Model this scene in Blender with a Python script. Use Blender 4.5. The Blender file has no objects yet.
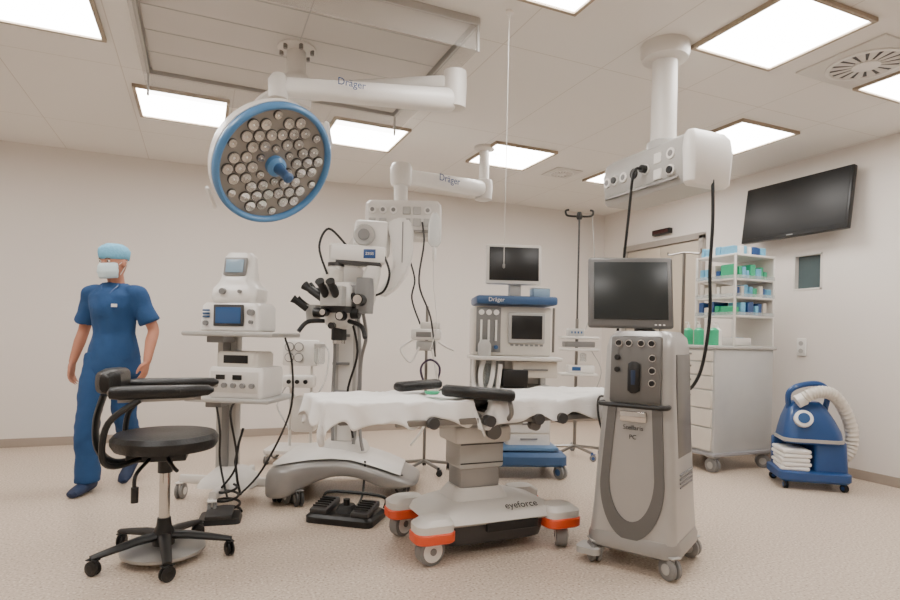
import bpy, bmesh, math, random
from mathutils import Vector, Matrix, Quaternion, noise
random.seed(4)
scene=bpy.context.scene
COL=scene.collection
R=math.radians
# ---------------------------------------------------------------- frames
TH=R(23.27); CT,ST=math.cos(TH),math.sin(TH)
CAMH=1.12
def W(X,D,z=0.0):           # survey frame (right, forward) measured from tripod -> room axes
    return Vector((X*CT+D*ST,-X*ST+D*CT,z))
# ---------------------------------------------------------------- materials
def lin(h):
    h=h.lstrip('#'); c=[int(h[i:i+2],16)/255 for i in (0,2,4)]
    return tuple(((x/12.92) if x<=.04045 else ((x+.055)/1.055)**2.4) for x in c)+(1,)
def M(name,hexc,rough=.45,metal=0.0,var=.06,scale=9,bump=0.0,bscale=60,coat=0.0,emit=0.0,trans=0.0,alpha=1.0):
    m=bpy.data.materials.new(name); m.use_nodes=True
    nt=m.node_tree; N=nt.nodes; L=nt.links; b=N['Principled BSDF']
    c=lin(hexc)
    tc=N.new('ShaderNodeTexCoord'); no=N.new('ShaderNodeTexNoise'); no.inputs['Scale'].default_value=scale
    no.inputs['Detail'].default_value=4
    L.new(tc.outputs['Object'],no.inputs['Vector'])
    mx=N.new('ShaderNodeMix'); mx.data_type='RGBA'
    mx.inputs[6].default_value=tuple(x*(1-var) for x in c[:3])+(1,)
    mx.inputs[7].default_value=tuple(min(1,x*(1+var)) for x in c[:3])+(1,)
    L.new(no.outputs['Fac'],mx.inputs[0]); L.new(mx.outputs[2],b.inputs['Base Color'])
    b.inputs['Roughness'].default_value=rough; b.inputs['Metallic'].default_value=metal
    b.inputs['Coat Weight'].default_value=coat
    b.inputs['Transmission Weight'].default_value=trans
    b.inputs['Alpha'].default_value=alpha
    if emit: 
        b.inputs['Emission Color'].default_value=c; b.inputs['Emission Strength'].default_value=emit
    if bump:
        n2=N.new('ShaderNodeTexNoise'); n2.inputs['Scale'].default_value=bscale
        L.new(tc.outputs['Object'],n2.inputs['Vector'])
        bp=N.new('ShaderNodeBump'); bp.inputs['Strength'].default_value=bump; bp.inputs['Distance'].default_value=.02
        L.new(n2.outputs['Fac'],bp.inputs['Height']); L.new(bp.outputs['Normal'],b.inputs['Normal'])
    return m
white=M('white_plastic','#e9e6e1',.35,coat=.2)
offw=M('offwhite_paint','#d8d4ce',.4)
cream=M('cream_plastic','#d6d0c6',.4)
lgray=M('light_grey_paint','#b3b1ad',.35)
gray=M('grey_paint','#828180',.4)
dgray=M('dark_grey','#3c3b3b',.45)
black=M('black_plastic','#0f0f0f',.4)
leath=M('black_leatherette','#0d0d0d',.38,bump=.15,bscale=120)
rubber=M('rubber','#1a1a1a',.6)
silver=M('silver_paint','#9c9a97',.33,metal=.35)
silverd=M('silver_dark','#6f6e6c',.36,metal=.35)
chrome=M('chrome','#c9c7c4',.15,metal=1)
steel=M('brushed_steel','#8f8c88',.3,metal=.9)
screen=M('screen_glass','#101010',.35)
screen2=M('screen_grey','#262b2c',.3)
bluescr=M('lcd_blue','#2d4f7a',.2,emit=.25)
lcd=M('lcd_grey','#7f97a8',.25,emit=.25)
blue=M('ring_blue','#4d83b5',.35,coat=.3)
mblue=M('medical_blue','#385983',.4)
dblue=M('deep_blue','#1c4780',.35,coat=.3)
scrub=M('scrub_cotton','#214877',.85,bump=.4,bscale=14,var=.22,scale=5)
cap=M('cap_cloth','#74b5d5',.85,bump=.4,bscale=40)
maskm=M('mask_cloth','#cfe2e8',.85,bump=.1)
skin=M('skin','#bd8168',.55,var=.08)
hairm=M('hair','#5a3d28',.6)
shoe=M('shoe_navy','#16294a',.6)
orange=M('orange_stripe','#e2532b',.4)
sheet=M('sheet_cotton','#efedea',.8,bump=.25,bscale=12)
clearp=M('clear_plastic','#c4cdcd',.2,alpha=.35)
green=M('green_plastic','#2fb07f',.4)
teal=M('teal_pane','#4c5c5f',.15,coat=.4)
purple=M('purple_tube','#40304a',.4)
doorm=M('door_laminate','#bfb3a2',.45)
trimm=M('trim_metal','#a9a198',.4,metal=.2)
lens=M('led_lens','#c9c6c1',.2,metal=.9)
lensc=M('led_core','#f4f2ee',.15,coat=.6)
lensb=M('led_bed','#8f8a83',.4,metal=.2)
wallm=M('wall_paint','#e2dbd4',.75,var=.02,scale=1.2,bump=.04,bscale=200)
def floormat():
    m=M('speckled_vinyl','#cdb59c',.38,var=.03)
    nt=m.node_tree; N=nt.nodes; L=nt.links; b=N['Principled BSDF']
    tc=N['Texture Coordinate']
    v=N.new('ShaderNodeTexNoise'); v.inputs['Scale'].default_value=85; v.inputs['Detail'].default_value=3
    L.new(tc.outputs['Object'],v.inputs['Vector'])
    r=N.new('ShaderNodeValToRGB'); e=r.color_ramp
    e.elements[0].position=.33; e.elements[0].color=lin('#9b8673')
    e.elements[1].position=.43; e.elements[1].color=lin('#c5b3a1')
    x=e.elements.new(.58); x.color=lin('#cebdac')
    x=e.elements.new(.68); x.color=lin('#e6dbce')
    L.new(v.outputs['Fac'],r.inputs[0])
    L.new(r.outputs[0],b.inputs['Base Color'])
    return m
floorm=floormat()
def ceilmat():
    m=M('ceiling_metal_tile','#eae6e0',.6,var=.02)
    nt=m.node_tree; N=nt.nodes; L=nt.links; b=N['Principled BSDF']
    tc=N['Texture Coordinate']; sp=N.new('ShaderNodeSeparateXYZ'); L.new(tc.outputs['Object'],sp.inputs[0])
    outs=[]
    for ax,off,per in ((0,.505,.69),(1,.31+.69,1.32)):
        a=N.new('ShaderNodeMath'); a.operation='ADD'; a.inputs[1].default_value=off+20*per; L.new(sp.outputs[ax],a.inputs[0])
        mo=N.new('ShaderNodeMath'); mo.operation='MODULO'; mo.inputs[1].default_value=per; L.new(a.outputs[0],mo.inputs[0])
        lt=N.new('ShaderNodeMath'); lt.operation='LESS_THAN'; lt.inputs[1].default_value=.006; L.new(mo.outputs[0],lt.inputs[0]); outs.append(lt)
    mxx=N.new('ShaderNodeMath'); mxx.operation='MAXIMUM'; L.new(outs[0].outputs[0],mxx.inputs[0]); L.new(outs[1].outputs[0],mxx.inputs[1])
    mix=N.new('ShaderNodeMix'); mix.data_type='RGBA'; mix.inputs[6].default_value=lin('#eae6e0'); mix.inputs[7].default_value=lin('#d0c9c0')
    L.new(mxx.outputs[0],mix.inputs[0]); L.new(mix.outputs[2],b.inputs['Base Color'])
    return m
ceilm=ceilmat()
emitm=bpy.data.materials.new('light_diffuser'); emitm.use_nodes=True
_b=emitm.node_tree.nodes['Principled BSDF']; _b.inputs['Base Color'].default_value=(.9,.9,.9,1)
_b.inputs['Emission Color'].default_value=(1,.97,.935,1); _b.inputs['Emission Strength'].default_value=20
# ---------------------------------------------------------------- geometry helpers
def root(name,X,D,yaw=0,z=0):
    o=bpy.data.objects.new(name,None); o.empty_display_size=.1
    o.location=W(X,D,z); o.rotation_euler=(0,0,-TH+R(yaw)); COL.objects.link(o); return o
def wroot(name,x,y,z=0,yaw=0):
    o=bpy.data.objects.new(name,None); o.empty_display_size=.1
    o.location=(x,y,z); o.rotation_euler=(0,0,R(yaw)); COL.objects.link(o); return o
def sub(p,name,loc,rot=(0,0,0),sc=1):
    o=bpy.data.objects.new(name,None); o.empty_display_size=.05; o.parent=p; o.location=loc; o.scale=(sc,sc,sc)
    if isinstance(rot,Quaternion): o.rotation_mode='QUATERNION'; o.rotation_quaternion=rot
    else: o.rotation_euler=tuple(R(a) for a in rot)
    COL.objects.link(o); return o
def mk(name,bm,mat,p=None,loc=(0,0,0),rot=(0,0,0),sharp=.7,smooth=True):
    bmesh.ops.recalc_face_normals(bm,faces=bm.faces)
    for f in bm.faces: f.smooth=smooth
    for e in bm.edges:
        if len(e.link_faces)==2 and e.calc_face_angle(0)>sharp: e.smooth=False
    me=bpy.data.meshes.new(name); bm.to_mesh(me); bm.free()
    me.materials.append(mat)
    o=bpy.data.objects.new(name,me); COL.objects.link(o)
    if p: o.parent=p
    o.location=loc; o.rotation_euler=tuple(R(a) for a in rot)
    return o
def bbox(bm,c,s,b=0,seg=2):
    r=bmesh.ops.create_cube(bm,size=1)
    vs=r['verts']
    for v in vs: v.co=Vector((v.co.x*s[0]+c[0],v.co.y*s[1]+c[1],v.co.z*s[2]+c[2]))
    if b>0:
        es=list({e for v in vs for e in v.link_edges})
        bmesh.ops.bevel(bm,geom=es,offset=min(b,min(s)*.45),segments=seg,affect='EDGES',profile=.5)
def box(p,n,c,s,m,rot=(0,0,0),b=.008,seg=2):
    bm=bmesh.new(); bbox(bm,(0,0,0),s,b,seg); return mk(n,bm,m,p,c,rot)
def boxes(p,n,lst,m,b=.004):
    bm=bmesh.new()
    for c,s in lst: bbox(bm,c,s,b,1)
    return mk(n,bm,m,p)
def frames(pts,ref=None):
    n=len(pts); T=[]
    for i in range(n):
        a=pts[max(0,i-1)]; b=pts[min(n-1,i+1)]; t=(b-a)
        T.append(t.normalized() if t.length>1e-9 else Vector((0,0,1)))
    fr=[]
    if ref is not None:
        ref=Vector(ref)
        for t in T:
            x=(ref-t*ref.dot(t)).normalized(); fr.append((x,t.cross(x)))
    else:
        x=Vector((1,0,0)) if abs(T[0].x)<.9 else Vector((0,1,0))
        x=(x-T[0]*x.dot(T[0])).normalized()
        for i,t in enumerate(T):
            if i: 
                q=T[i-1].rotation_difference(t); x=q@x; x=(x-t*x.dot(t)).normalized()
            fr.append((x,t.cross(x)))
    return fr
def sweep(bm,pts,radii,seg=12,ref=None,cap=True,power=1.0):
    pts=[Vector(p) for p in pts]
    if not isinstance(radii,(list,tuple)): radii=[radii]*len(pts)
    fr=frames(pts,ref); rings=[]
    for p,r,(x,y) in zip(pts,radii,fr):
        a,b=(r if isinstance(r,(tuple,list)) else (r,r))
        ring=[]
        for k in range(seg):
            t=2*math.pi*k/seg; c,s=math.cos(t),math.sin(t)
            if power!=1: c=math.copysign(abs(c)**power,c); s=math.copysign(abs(s)**power,s)
            ring.append(bm.verts.new(p+x*(a*c)+y*(b*s)))
        rings.append(ring)
    for A,B in zip(rings,rings[1:]):
        for k in range(seg):
            bm.faces.new((A[k],A[(k+1)%seg],B[(k+1)%seg],B[k]))
    if cap:
        bm.faces.new(rings[0][::-1]); bm.faces.new(rings[-1])
def cr(pts,n=6):
    P=[Vector(p) for p in pts]; out=[]
    for i in range(len(P)-1):
        p0=P[max(0,i-1)];p1=P[i];p2=P[i+1];p3=P[min(len(P)-1,i+2)]
        for j in range(n):
            t=j/n
            out.append(.5*((2*p1)+(-p0+p2)*t+(2*p0-5*p1+4*p2-p3)*t*t+(-p0+3*p1-3*p2+p3)*t**3))
    out.append(P[-1]); return out
def tube(p,n,pts,r,m,k=6,seg=8):
    bm=bmesh.new(); sweep(bm,cr(pts,k) if k else pts,r,seg); return mk(n,bm,m,p)
def tubes(p,n,lst,r,m,k=6,seg=8):
    bm=bmesh.new()
    for pts in lst: sweep(bm,cr(pts,k) if k else pts,r,seg)
    return mk(n,bm,m,p)
def cyl(p,n,a,b,r,m,r2=None,seg=24,bev=.0):
    a=Vector(a);b=Vector(b); bm=bmesh.new(); r2=r if r2 is None else r2
    if bev:
        d=(b-a).normalized()*bev
        sweep(bm,[a,a+d*.001,a+d,b-d,b-d*.001,b],[r-bev,r-bev,r,r2,r2-bev,r2-bev],seg)
    else: sweep(bm,[a,b],[r,r2],seg)
    return mk(n,bm,m,p)
def cyls(p,n,lst,m,seg=14):
    bm=bmesh.new()
    for a,b,r in lst: sweep(bm,[a,b],r,seg)
    return mk(n,bm,m,p)
def lathe(p,n,prof,m,loc=(0,0,0),rot=(0,0,0),seg=40):
    bm=bmesh.new(); rings=[]
    for r,z in prof:
        rings.append([bm.verts.new((max(r,.0005)*math.cos(2*math.pi*k/seg),max(r,.0005)*math.sin(2*math.pi*k/seg),z)) for k in range(seg)])
    for A,B in zip(rings,rings[1:]):
        for k in range(seg): bm.faces.new((A[k],A[(k+1)%seg],B[(k+1)%seg],B[k]))
    bm.faces.new(rings[0][::-1]); bm.faces.new(rings[-1])
    return mk(n,bm,m,p,loc,rot)
def rrect(w,d,r,n=5):
    r=min(r,w/2-.0005,d/2-.0005); out=[]
    for cx,cy,a0 in ((w/2-r,d/2-r,0),(-w/2+r,d/2-r,90),(-w/2+r,-d/2+r,180),(w/2-r,-d/2+r,270)):
        for i in range(n+1):
            a=R(a0+90*i/n); out.append((cx+r*math.cos(a),cy+r*math.sin(a)))
    return out
def loft(p,n,secs,m,loc=(0,0,0),rot=(0,0,0),sharp=.7):
    """secs: (z,cx,cy,w,d,r)"""
    bm=bmesh.new(); rings=[]
    for z,cx,cy,w,d,r in secs:
        rings.append([bm.verts.new((x+cx,y+cy,z)) for x,y in rrect(w,d,r)])
    for A,B in zip(rings,rings[1:]):
        k=len(A)
        for i in range(k): bm.faces.new((A[i],A[(i+1)%k],B[(i+1)%k],B[i]))
    bm.faces.new(rings[0][::-1]); bm.faces.new(rings[-1])
    return mk(n,bm,m,p,loc,rot,sharp)
def prism(p,n,poly,y0,y1,m,loc=(0,0,0),rot=(0,0,0),b=.006,plane='xz'):
    bm=bmesh.new()
    def c(a,bb,d): return (a,d,bb) if plane=='xz' else ((a,bb,d) if plane=='xy' else (d,a,bb))
    A=[bm.verts.new(c(x,z,y0)) for x,z in poly]; B=[bm.verts.new(c(x,z,y1)) for x,z in poly]
    bm.faces.new(A); bm.faces.new(B[::-1]); k=len(A)
    for i in range(k): bm.faces.new((A[i],B[i],B[(i+1)%k],A[(i+1)%k]))
    if b:
        bmesh.ops.recalc_face_normals(bm,faces=bm.faces)
        bmesh.ops.bevel(bm,geom=[e for e in bm.edges],offset=b,segments=2,affect='EDGES',clamp_overlap=True)
    return mk(n,bm,m,p,loc,rot)
def caster(p,n,x,y,r=.04,ang=0,wm=None,fm=None,top=None):
    wm=wm or rubber; fm=fm or lgray; w=r*.42
    g=sub(p,n,(x,y,0),(0,0,ang)); top=top or r*2.3
    bm=bmesh.new()
    for s in (-1,1):
        c=s*w*.75
        sweep(bm,[(c-w/2,0,r),(c-w/2+.004,0,r),(c+w/2-.004,0,r),(c+w/2,0,r)],[r-.006,r,r,r-.006],20)
    mk('wheel',bm,wm,g)
    cyl(g,'hub',(-w*1.35,0,r),(w*1.35,0,r),r*.5,fm,seg=16)
    bm=bmesh.new()
    bbox(bm,(0,r*.15,r*1.25),(w*.5,r*1.3,r*1.3),.003,1)
    sweep(bm,[(0,r*.3,r*1.5),(0,r*.3,top)],r*.35,12)
    bbox(bm,(0,0,r*2.12),(w*2.5,r*1.6,r*.16),.002,1)
    mk('fork',bm,fm,g)
def text(p,body,loc,size,m,rot=(90,0,0)):
    cu=bpy.data.curves.new('label','FONT'); cu.body=body; cu.size=size; cu.extrude=.0006; cu.align_x='CENTER'; cu.align_y='CENTER'
    cu.materials.append(m); o=bpy.data.objects.new('label',cu); o.parent=p; o.location=loc; o.rotation_euler=tuple(R(a) for a in rot); COL.objects.link(o); return o
# ================================================================ NURSE
def remesh_obj(name,bm,mat,p,vox=.007,sm=6):
    me=bpy.data.meshes.new(name+'_src'); bmesh.ops.recalc_face_normals(bm,faces=bm.faces); bm.to_mesh(me); bm.free()
    o=bpy.data.objects.new(name,me); COL.objects.link(o)
    r=o.modifiers.new('r','REMESH'); r.mode='VOXEL'; r.voxel_size=vox; r.use_smooth_shade=True
    s=o.modifiers.new('s','SMOOTH'); s.iterations=sm; s.factor=.5
    dg=bpy.context.evaluated_depsgraph_get(); dg.update()
    me2=bpy.data.meshes.new_from_object(o.evaluated_get(dg)); me2.name=name
    bpy.data.objects.remove(o)
    for f in me2.polygons: f.use_smooth=True
    me2.materials.clear(); me2.materials.append(mat)
    o=bpy.data.objects.new(name,me2); COL.objects.link(o); o.parent=p; return o
def ball(bm,c,r):
    bmesh.ops.create_icosphere(bm,subdivisions=3,radius=1,matrix=Matrix.Translation(c)@Matrix.Diagonal((r[0],r[1],r[2],1)))
N_=root('nurse',-2.36,4.08,2)
def limb(bm,pts,rad,ref=(1,0,0),seg=18):
    P=[Vector(p) for p in pts]; sweep(bm,P,rad,seg,ref=ref)
    for p,r in ((P[0],rad[0]),(P[-1],rad[-1])):
        rr=r if isinstance(r,(int,float)) else min(r)
        ball(bm,p,(rr,rr,rr))
def densify(pts,rad,n=5):
    P=cr(pts,n); out=[]
    for i in range(len(pts)-1):
        for j in range(n):
            t=j/n; a=rad[i];b=rad[i+1]
            if isinstance(a,tuple): out.append((a[0]*(1-t)+b[0]*t,a[1]*(1-t)+b[1]*t))
            else: out.append(a*(1-t)+b*t)
    out.append(rad[-1]); return P,out
arms=[(-1,(-.16,.01,1.345),(-.245,.07,1.105),(-.29,.02,.875),(-.05,-.14,-.99)),
      (1,(.16,-.01,1.350),(.262,.02,1.115),(.282,-.10,.895),(-.07,-.26,-.96))]
bm=bmesh.new()
P_,R_=densify([(0,.0,.86),(0,0,.95),(0,.0,1.08),(0,.0,1.22),(0,.0,1.32),(0,.005,1.38),(0,.008,1.43),(0,0,1.50)],[(.13,.09),(.135,.095),(.115,.085),(.13,.09),(.13,.08),(.07,.055),(.052,.055),(.05,.054)])
sweep(bm,P_,R_,24,ref=(1,0,0))
# the head is turned and dipped a little towards her walking direction
HR=Matrix.Translation((0,0,1.47))@Matrix.Rotation(R(-14),4,'Z')@Matrix.Rotation(R(5),4,'X')@Matrix.Translation((0,0,-1.47))
before=set(bm.verts)
hz=[(1.468,-.045,.022,.028),(1.478,-.042,.040,.045),(1.50,-.03,.056,.066),(1.53,-.016,.066,.082),(1.565,-.008,.072,.092),(1.60,-.003,.075,.096),(1.64,.0,.073,.094),(1.67,.003,.06,.078),(1.69,.006,.035,.045)]
sweep(bm,[(0,y,z) for z,y,a,b in hz],[(a,b) for z,y,a,b in hz],24,ref=(1,0,0))
sweep(bm,[(0,-.09,1.585),(0,-.103,1.56),(0,-.113,1.543),(0,-.1,1.535)],[.008,.010,.014,.010],8)
ball(bm,(0,-.075,1.60),(.05,.02,.01))
for s_ in(-1,1):
    ball(bm,(s_*.078,.0,1.57),(.010,.02,.032))
for v in bm.verts:
    if v not in before: v.co=HR@v.co
for s_,sh,el,wr,hdn in arms:
    P_,R_=densify([sh,tuple((Vector(sh)+Vector(el))/2),el,tuple((Vector(el)*.6+Vector(wr)*.4)),wr],[.040,.042,.037,.038,.025])
    limb(bm,P_,R_)
    wv=Vector(wr); d=Vector(hdn).normalized(); fwd=Vector((0,-1,0)); fwd=(fwd-d*fwd.dot(d)).normalized(); inn=Vector((-s_,0,0)); inn=(inn-d*inn.dot(d)-fwd*inn.dot(fwd)).normalized()
    sweep(bm,[wv-d*.01,wv+d*.02,wv+d*.055,wv+d*.085,wv+d*.095],[(.026,.017),(.032,.017),(.040,.016),(.040,.014),(.034,.010)],16,ref=fwd)
    for k,(off,ln) in enumerate(((.030,.068),(.0105,.078),(-.0105,.072),(-.030,.056))):
        a=wv+d*.085+fwd*off; spread=fwd*off*.14
        p1=a+d*ln*.42+spread+inn*ln*(.12+.03*k); p2=p1+d*ln*.33+inn*ln*.22; p3=p2+d*ln*.2+inn*ln*.26
        sweep(bm,[a-d*.01,a,p1,p2,p3],[.0085,.0092,.0088,.008,.0055],10)
        ball(bm,p3,(.0058,.0058,.0058))
    t0=wv+d*.022+fwd*.022; t1=t0+fwd*.026+d*.024+inn*.012; t2=t1+fwd*.008+d*.032+inn*.008; t3=t2+d*.022+inn*.004
    sweep(bm,[t0,t1,t2,t3],[.015,.0125,.0105,.007],10); ball(bm,t3,(.0075,.0075,.0075))
legs=[((-.08,.0,.90),(-.095,-.13,.50),(-.085,-.13,.10)),((.08,.0,.90),(.075,.02,.49),(.045,.27,.19))]
for a,b,c in legs: P_,R_=densify([a,b,c],[.075,.055,.035]); limb(bm,P_,R_)
remesh_obj('body',bm,skin,N_,.0062,5)
bm=bmesh.new()
P_,R_=densify([(0,0,.79),(0,0,.87),(0,0,.97),(0,0,1.08),(0,-.004,1.18),(0,-.012,1.26),(0,-.004,1.33),(0,.004,1.385),(0,.008,1.425)],[(.182,.132),(.178,.13),(.163,.122),(.140,.108),(.148,.116),(.160,.13),(.168,.112),(.125,.082),(.074,.066)])
sweep(bm,P_,R_,28,ref=(1,0,0))
for s_,sh,el,wr,hdn in arms:
    a=Vector(sh);b=Vector(el); 
    P_,R_=densify([(s_*.08,0,1.355),tuple(a+Vector((0,0,0))),tuple(a.lerp(b,.35)),tuple(a.lerp(b,.8))],[.056,.064,.064,.070]); sweep(bm,P_,R_,18)
    ball(bm,a+Vector((s_*.005,0,.0)),(.062,.064,.062))
st=remesh_obj('scrub_top',bm,scrub,N_,.008,8)
for v in st.data.vertices:
    c=v.co; n=noise.noise(Vector((c.x*7+c.z*4,c.y*7,c.z*6)))*.012+noise.noise(Vector((c.x*20+5,c.y*20,c.z*12)))*.006+.002
    v.co=c+v.normal*n
bm=bmesh.new()
sweep(bm,[(0,.002,1.39),(0,.0,1.428)],[(.088,.076),(.064,.061)],24,ref=(1,0,0),cap=False); mk('neckline_trim',bm,scrub,N_)
tube(N_,'v_neck_seam',[(-.055,-.065,1.41),(-.02,-.107,1.345),(0,-.125,1.31),(.02,-.107,1.345),(.055,-.065,1.41)],.006,dblue)
box(N_,'chest_badge',(.075,-.146,1.27),(.04,.004,.022),white,b=.002)
bm=bmesh.new()
for a,b,c in legs:
    a=Vector(a)+Vector((0,0,.02));b=Vector(b);c=Vector(c)
    P_,R_=densify([a,a.lerp(b,.5),b,b.lerp(c,.55),c+Vector((0,0,-.03))],[(.092,.108),(.088,.098),(.075,.080),(.070,.076),(.072,.086)]); sweep(bm,P_,R_,20,ref=(1,0,0))
ball(bm,(0,0,.88),(.155,.115,.12))
tr=remesh_obj('trousers',bm,scrub,N_,.008,6)
for v in tr.data.vertices:
    c=v.co; n=noise.noise(Vector((c.x*9,c.y*9,c.z*6+9)))*.014+noise.noise(Vector((c.x*20,c.y*20,c.z*18)))*.007
    v.co=c+v.normal*n
def shoe_m(nm,loc,rx):
    bm=bmesh.new()
    sweep(bm,[(0,.085,.045),(0,.075,.045),(0,.03,.05),(0,-.05,.042),(0,-.12,.032),(0,-.165,.027),(0,-.178,.025)],[(.015,.02),(.034,.04),(.04,.048),(.043,.04),(.047,.03),(.034,.025),(.012,.012)],16,ref=(1,0,0))
    for v in bm.verts: v.co.z=max(v.co.z,0.0)
    mk(nm,bm,shoe,N_,loc,(rx,0,0))
shoe_m('shoe_front',(-.085,-.14,0.001),0); shoe_m('shoe_rear',(.045,.225,.088),32)
hg=sub(N_,'head_wear',(0,0,0)); hg.matrix_local=HR
bm=bmesh.new()
cz=[(1.598,-.002,.079,.101),(1.605,-.002,.085,.107),(1.63,.003,.09,.112),(1.66,.008,.088,.108),(1.685,.01,.075,.09),(1.702,.012,.048,.06),(1.708,.012,.015,.02)]
sweep(bm,[(0,y,z) for z,y,a,b in cz],[(a,b) for z,y,a,b in cz],32,ref=(1,0,0)); 
for v in bm.verts:
    if v.co.z>1.61: v.co+=Vector((noise.noise(v.co*25),noise.noise(v.co*25+Vector((3,3,3))),0))*.006
mk('surgical_cap',bm,cap,hg,sharp=3)
bm=bmesh.new(); rows=9; cols=21; g=[]
for i in range(rows):
    t=i/(rows-1); z=1.462+.108*t
    a=.062+.018*math.sin(math.pi*min(1,t*.8+.1)); b_=.085+.03*math.sin(math.pi*(t*.75+.15)); yc=-.015
    row=[]
    for j in range(cols):
        an=R(-90-72+144*j/(cols-1)); pl=.0025*math.sin(t*18)
        row.append(bm.verts.new((math.cos(an)*(a+pl),yc+math.sin(an)*(b_+pl),z+.006*math.cos(an)**2)))
    g.append(row)
for i in range(rows-1):
    for j in range(cols-1): bm.faces.new((g[i][j],g[i][j+1],g[i+1][j+1],g[i+1][j]))
mo=mk('face_mask',bm,maskm,hg,sharp=3); so=mo.modifiers.new('s','SOLIDIFY'); so.thickness=.002
tubes(hg,'mask_loops',[[(s_*.072,-.04,1.56),(s_*.082,.0,1.585),(s_*.083,.022,1.57),(s_*.07,-.03,1.49)] for s_ in(-1,1)],.0015,white,k=3,seg=5)
bm=bmesh.new()
for s_ in(-1,1): ball(bm,(s_*.03,-.088,1.583),(.013,.008,.007))
mk('eyes',bm,white,hg,sharp=3)
bm=bmesh.new()
for s_ in(-1,1): ball(bm,(s_*.03,-.0945,1.583),(.006,.004,.006))
mk('irises',bm,black,hg,sharp=3)
tubes(hg,'eyebrows',[[(s_*.014,-.098,1.597),(s_*.03,-.097,1.602),(s_*.046,-.085,1.598)] for s_ in(-1,1)],.003,hairm,k=3,seg=6)
# ================================================================ ROOM
H=2.8; XR=5.05; YB=6.48; XL=-3.2; YF=-2.2
def slab(name,x0,x1,y0,y1,z0,z1,m):
    bm=bmesh.new(); bbox(bm,((x0+x1)/2,(y0+y1)/2,(z0+z1)/2),(x1-x0,y1-y0,z1-z0)); return mk(name,bm,m)
slab('floor',XL-.1,XR+.1,YF-.1,YB+.1,-.1,0,floorm)
slab('ceiling',XL-.1,XR+.1,YF-.1,YB+.1,H,H+.1,ceilm)
slab('wall_back',XL-.1,XR+.1,YB,YB+.1,0,H,wallm)
slab('wall_left',XL-.1,XL,YF,YB,0,H,wallm)
slab('wall_front',XL-.1,XR+.1,YF-.1,YF,0,H,wallm)
wy0,wy1,wz0,wz1=3.43,3.70,1.60,1.93
bm=bmesh.new()
for (a,b,c,d) in ((YF,wy0,0,H),(wy1,YB,0,H),(wy0,wy1,0,wz0),(wy0,wy1,wz1,H)):
    bbox(bm,(XR+.05,(a+b)/2,(c+d)/2),(.1,b-a,d-c))
mk('wall_right',bm,wallm)
def cove(name,a,b):
    bm=bmesh.new(); bbox(bm,((a[0]+b[0])/2,(a[1]+b[1])/2,.04),(abs(a[0]-b[0])+.012,abs(a[1]-b[1])+.012,.08),.003,1); mk(name,bm,M(name+'_mat','#a3968a',.5))
cove('baseboard_back',(XL+.01,YB-.006),(XR-.01,YB-.006))
cove('baseboard_right',(XR-.006,YF+.01),(XR-.006,4.68))
cove('baseboard_left',(XL+.006,YF+.01),(XL+.006,YB-.02))
w=wroot('window_1',XR,(wy0+wy1)/2,(wz0+wz1)/2)
box(w,'pane',(.05,0,0),(.012,wy1-wy0-.002,wz1-wz0-.002),teal,b=0)
fl=.016
boxes(w,'frame',[((.02,(wy1-wy0)/2-fl/2,0),(.05,fl,wz1-wz0)),((.02,-(wy1-wy0)/2+fl/2,0),(.05,fl,wz1-wz0)),((.02,0,(wz1-wz0)/2-fl/2),(.05,wy1-wy0,fl)),((.02,0,-(wz1-wz0)/2+fl/2),(.05,wy1-wy0,fl))],offw,.001)
d=wroot('door_1',XR,5.38,0)
box(d,'leaf_1',(-.015,-.29,1.12),(.03,.575,2.2),doorm,b=.003)
box(d,'leaf_2',(-.015,.29,1.12),(.03,.575,2.2),doorm,b=.003)
boxes(d,'frame',[((-.025,-.62,1.14),(.05,.06,2.28)),((-.025,.62,1.14),(.05,.06,2.28)),((-.025,0,2.27),(.05,1.3,.07))],trimm)
tube(d,'handle',[(-.03,-.06,.9),(-.07,-.06,.92),(-.07,-.06,1.3),(-.03,-.06,1.32)],.01,steel)
e=wroot('door_sign',XR-.03,5.36,2.40)
box(e,'housing',(0,0,0),(.06,.28,.065),black); box(e,'display_face',(-.032,0,0),(.004,.24,.035),M('sign_red','#3a1414',.3,emit=.1),b=.001)
s=wroot('wall_socket',XR-.01,3.6,1.08)
box(s,'cover_plate',(0,0,0),(.018,.09,.16),white)
cyls(s,'socket_holes',[((-.008,0,.035),(-.012,0,.035),.022),((-.008,0,-.035),(-.012,0,-.035),.022)],lgray)
s=wroot('wall_switch',XR-.01,4.5,1.12)
box(s,'cover_plate',(0,0,0),(.018,.09,.09),white); box(s,'rocker',(-.012,0,0),(.008,.05,.05),offw,b=.002)
pf=M('panel_frame','#a39481',.5)
def panel(x,y):
    r=wroot('ceiling_light_panel',x,y,H)
    box(r,'diffuser',(0,0,-.008),(.585,.585,.01),emitm,b=0)
    t=.022; q=.61
    boxes(r,'frame',[((0,q/2,-.012),(q+t,t,.024)),((0,-q/2,-.012),(q+t,t,.024)),((q/2,0,-.012),(t,q-t,.024)),((-q/2,0,-.012),(t,q-t,.024))],pf,.002)
for x,y in ((-.15,4.85),(1.24,4.82),(2.62,4.76),(4.0,4.8),(4.03,3.47),(2.85,2.2),(4.2,2.15),(-.85,3.6),(1.43,2.2),(-.9,2.2),(.2,.6),(2.6,.4),(-1.8,.4),(-2.2,4.8)):  # row above the camera is out of view, added for front fill light
    panel(x,y)
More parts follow.
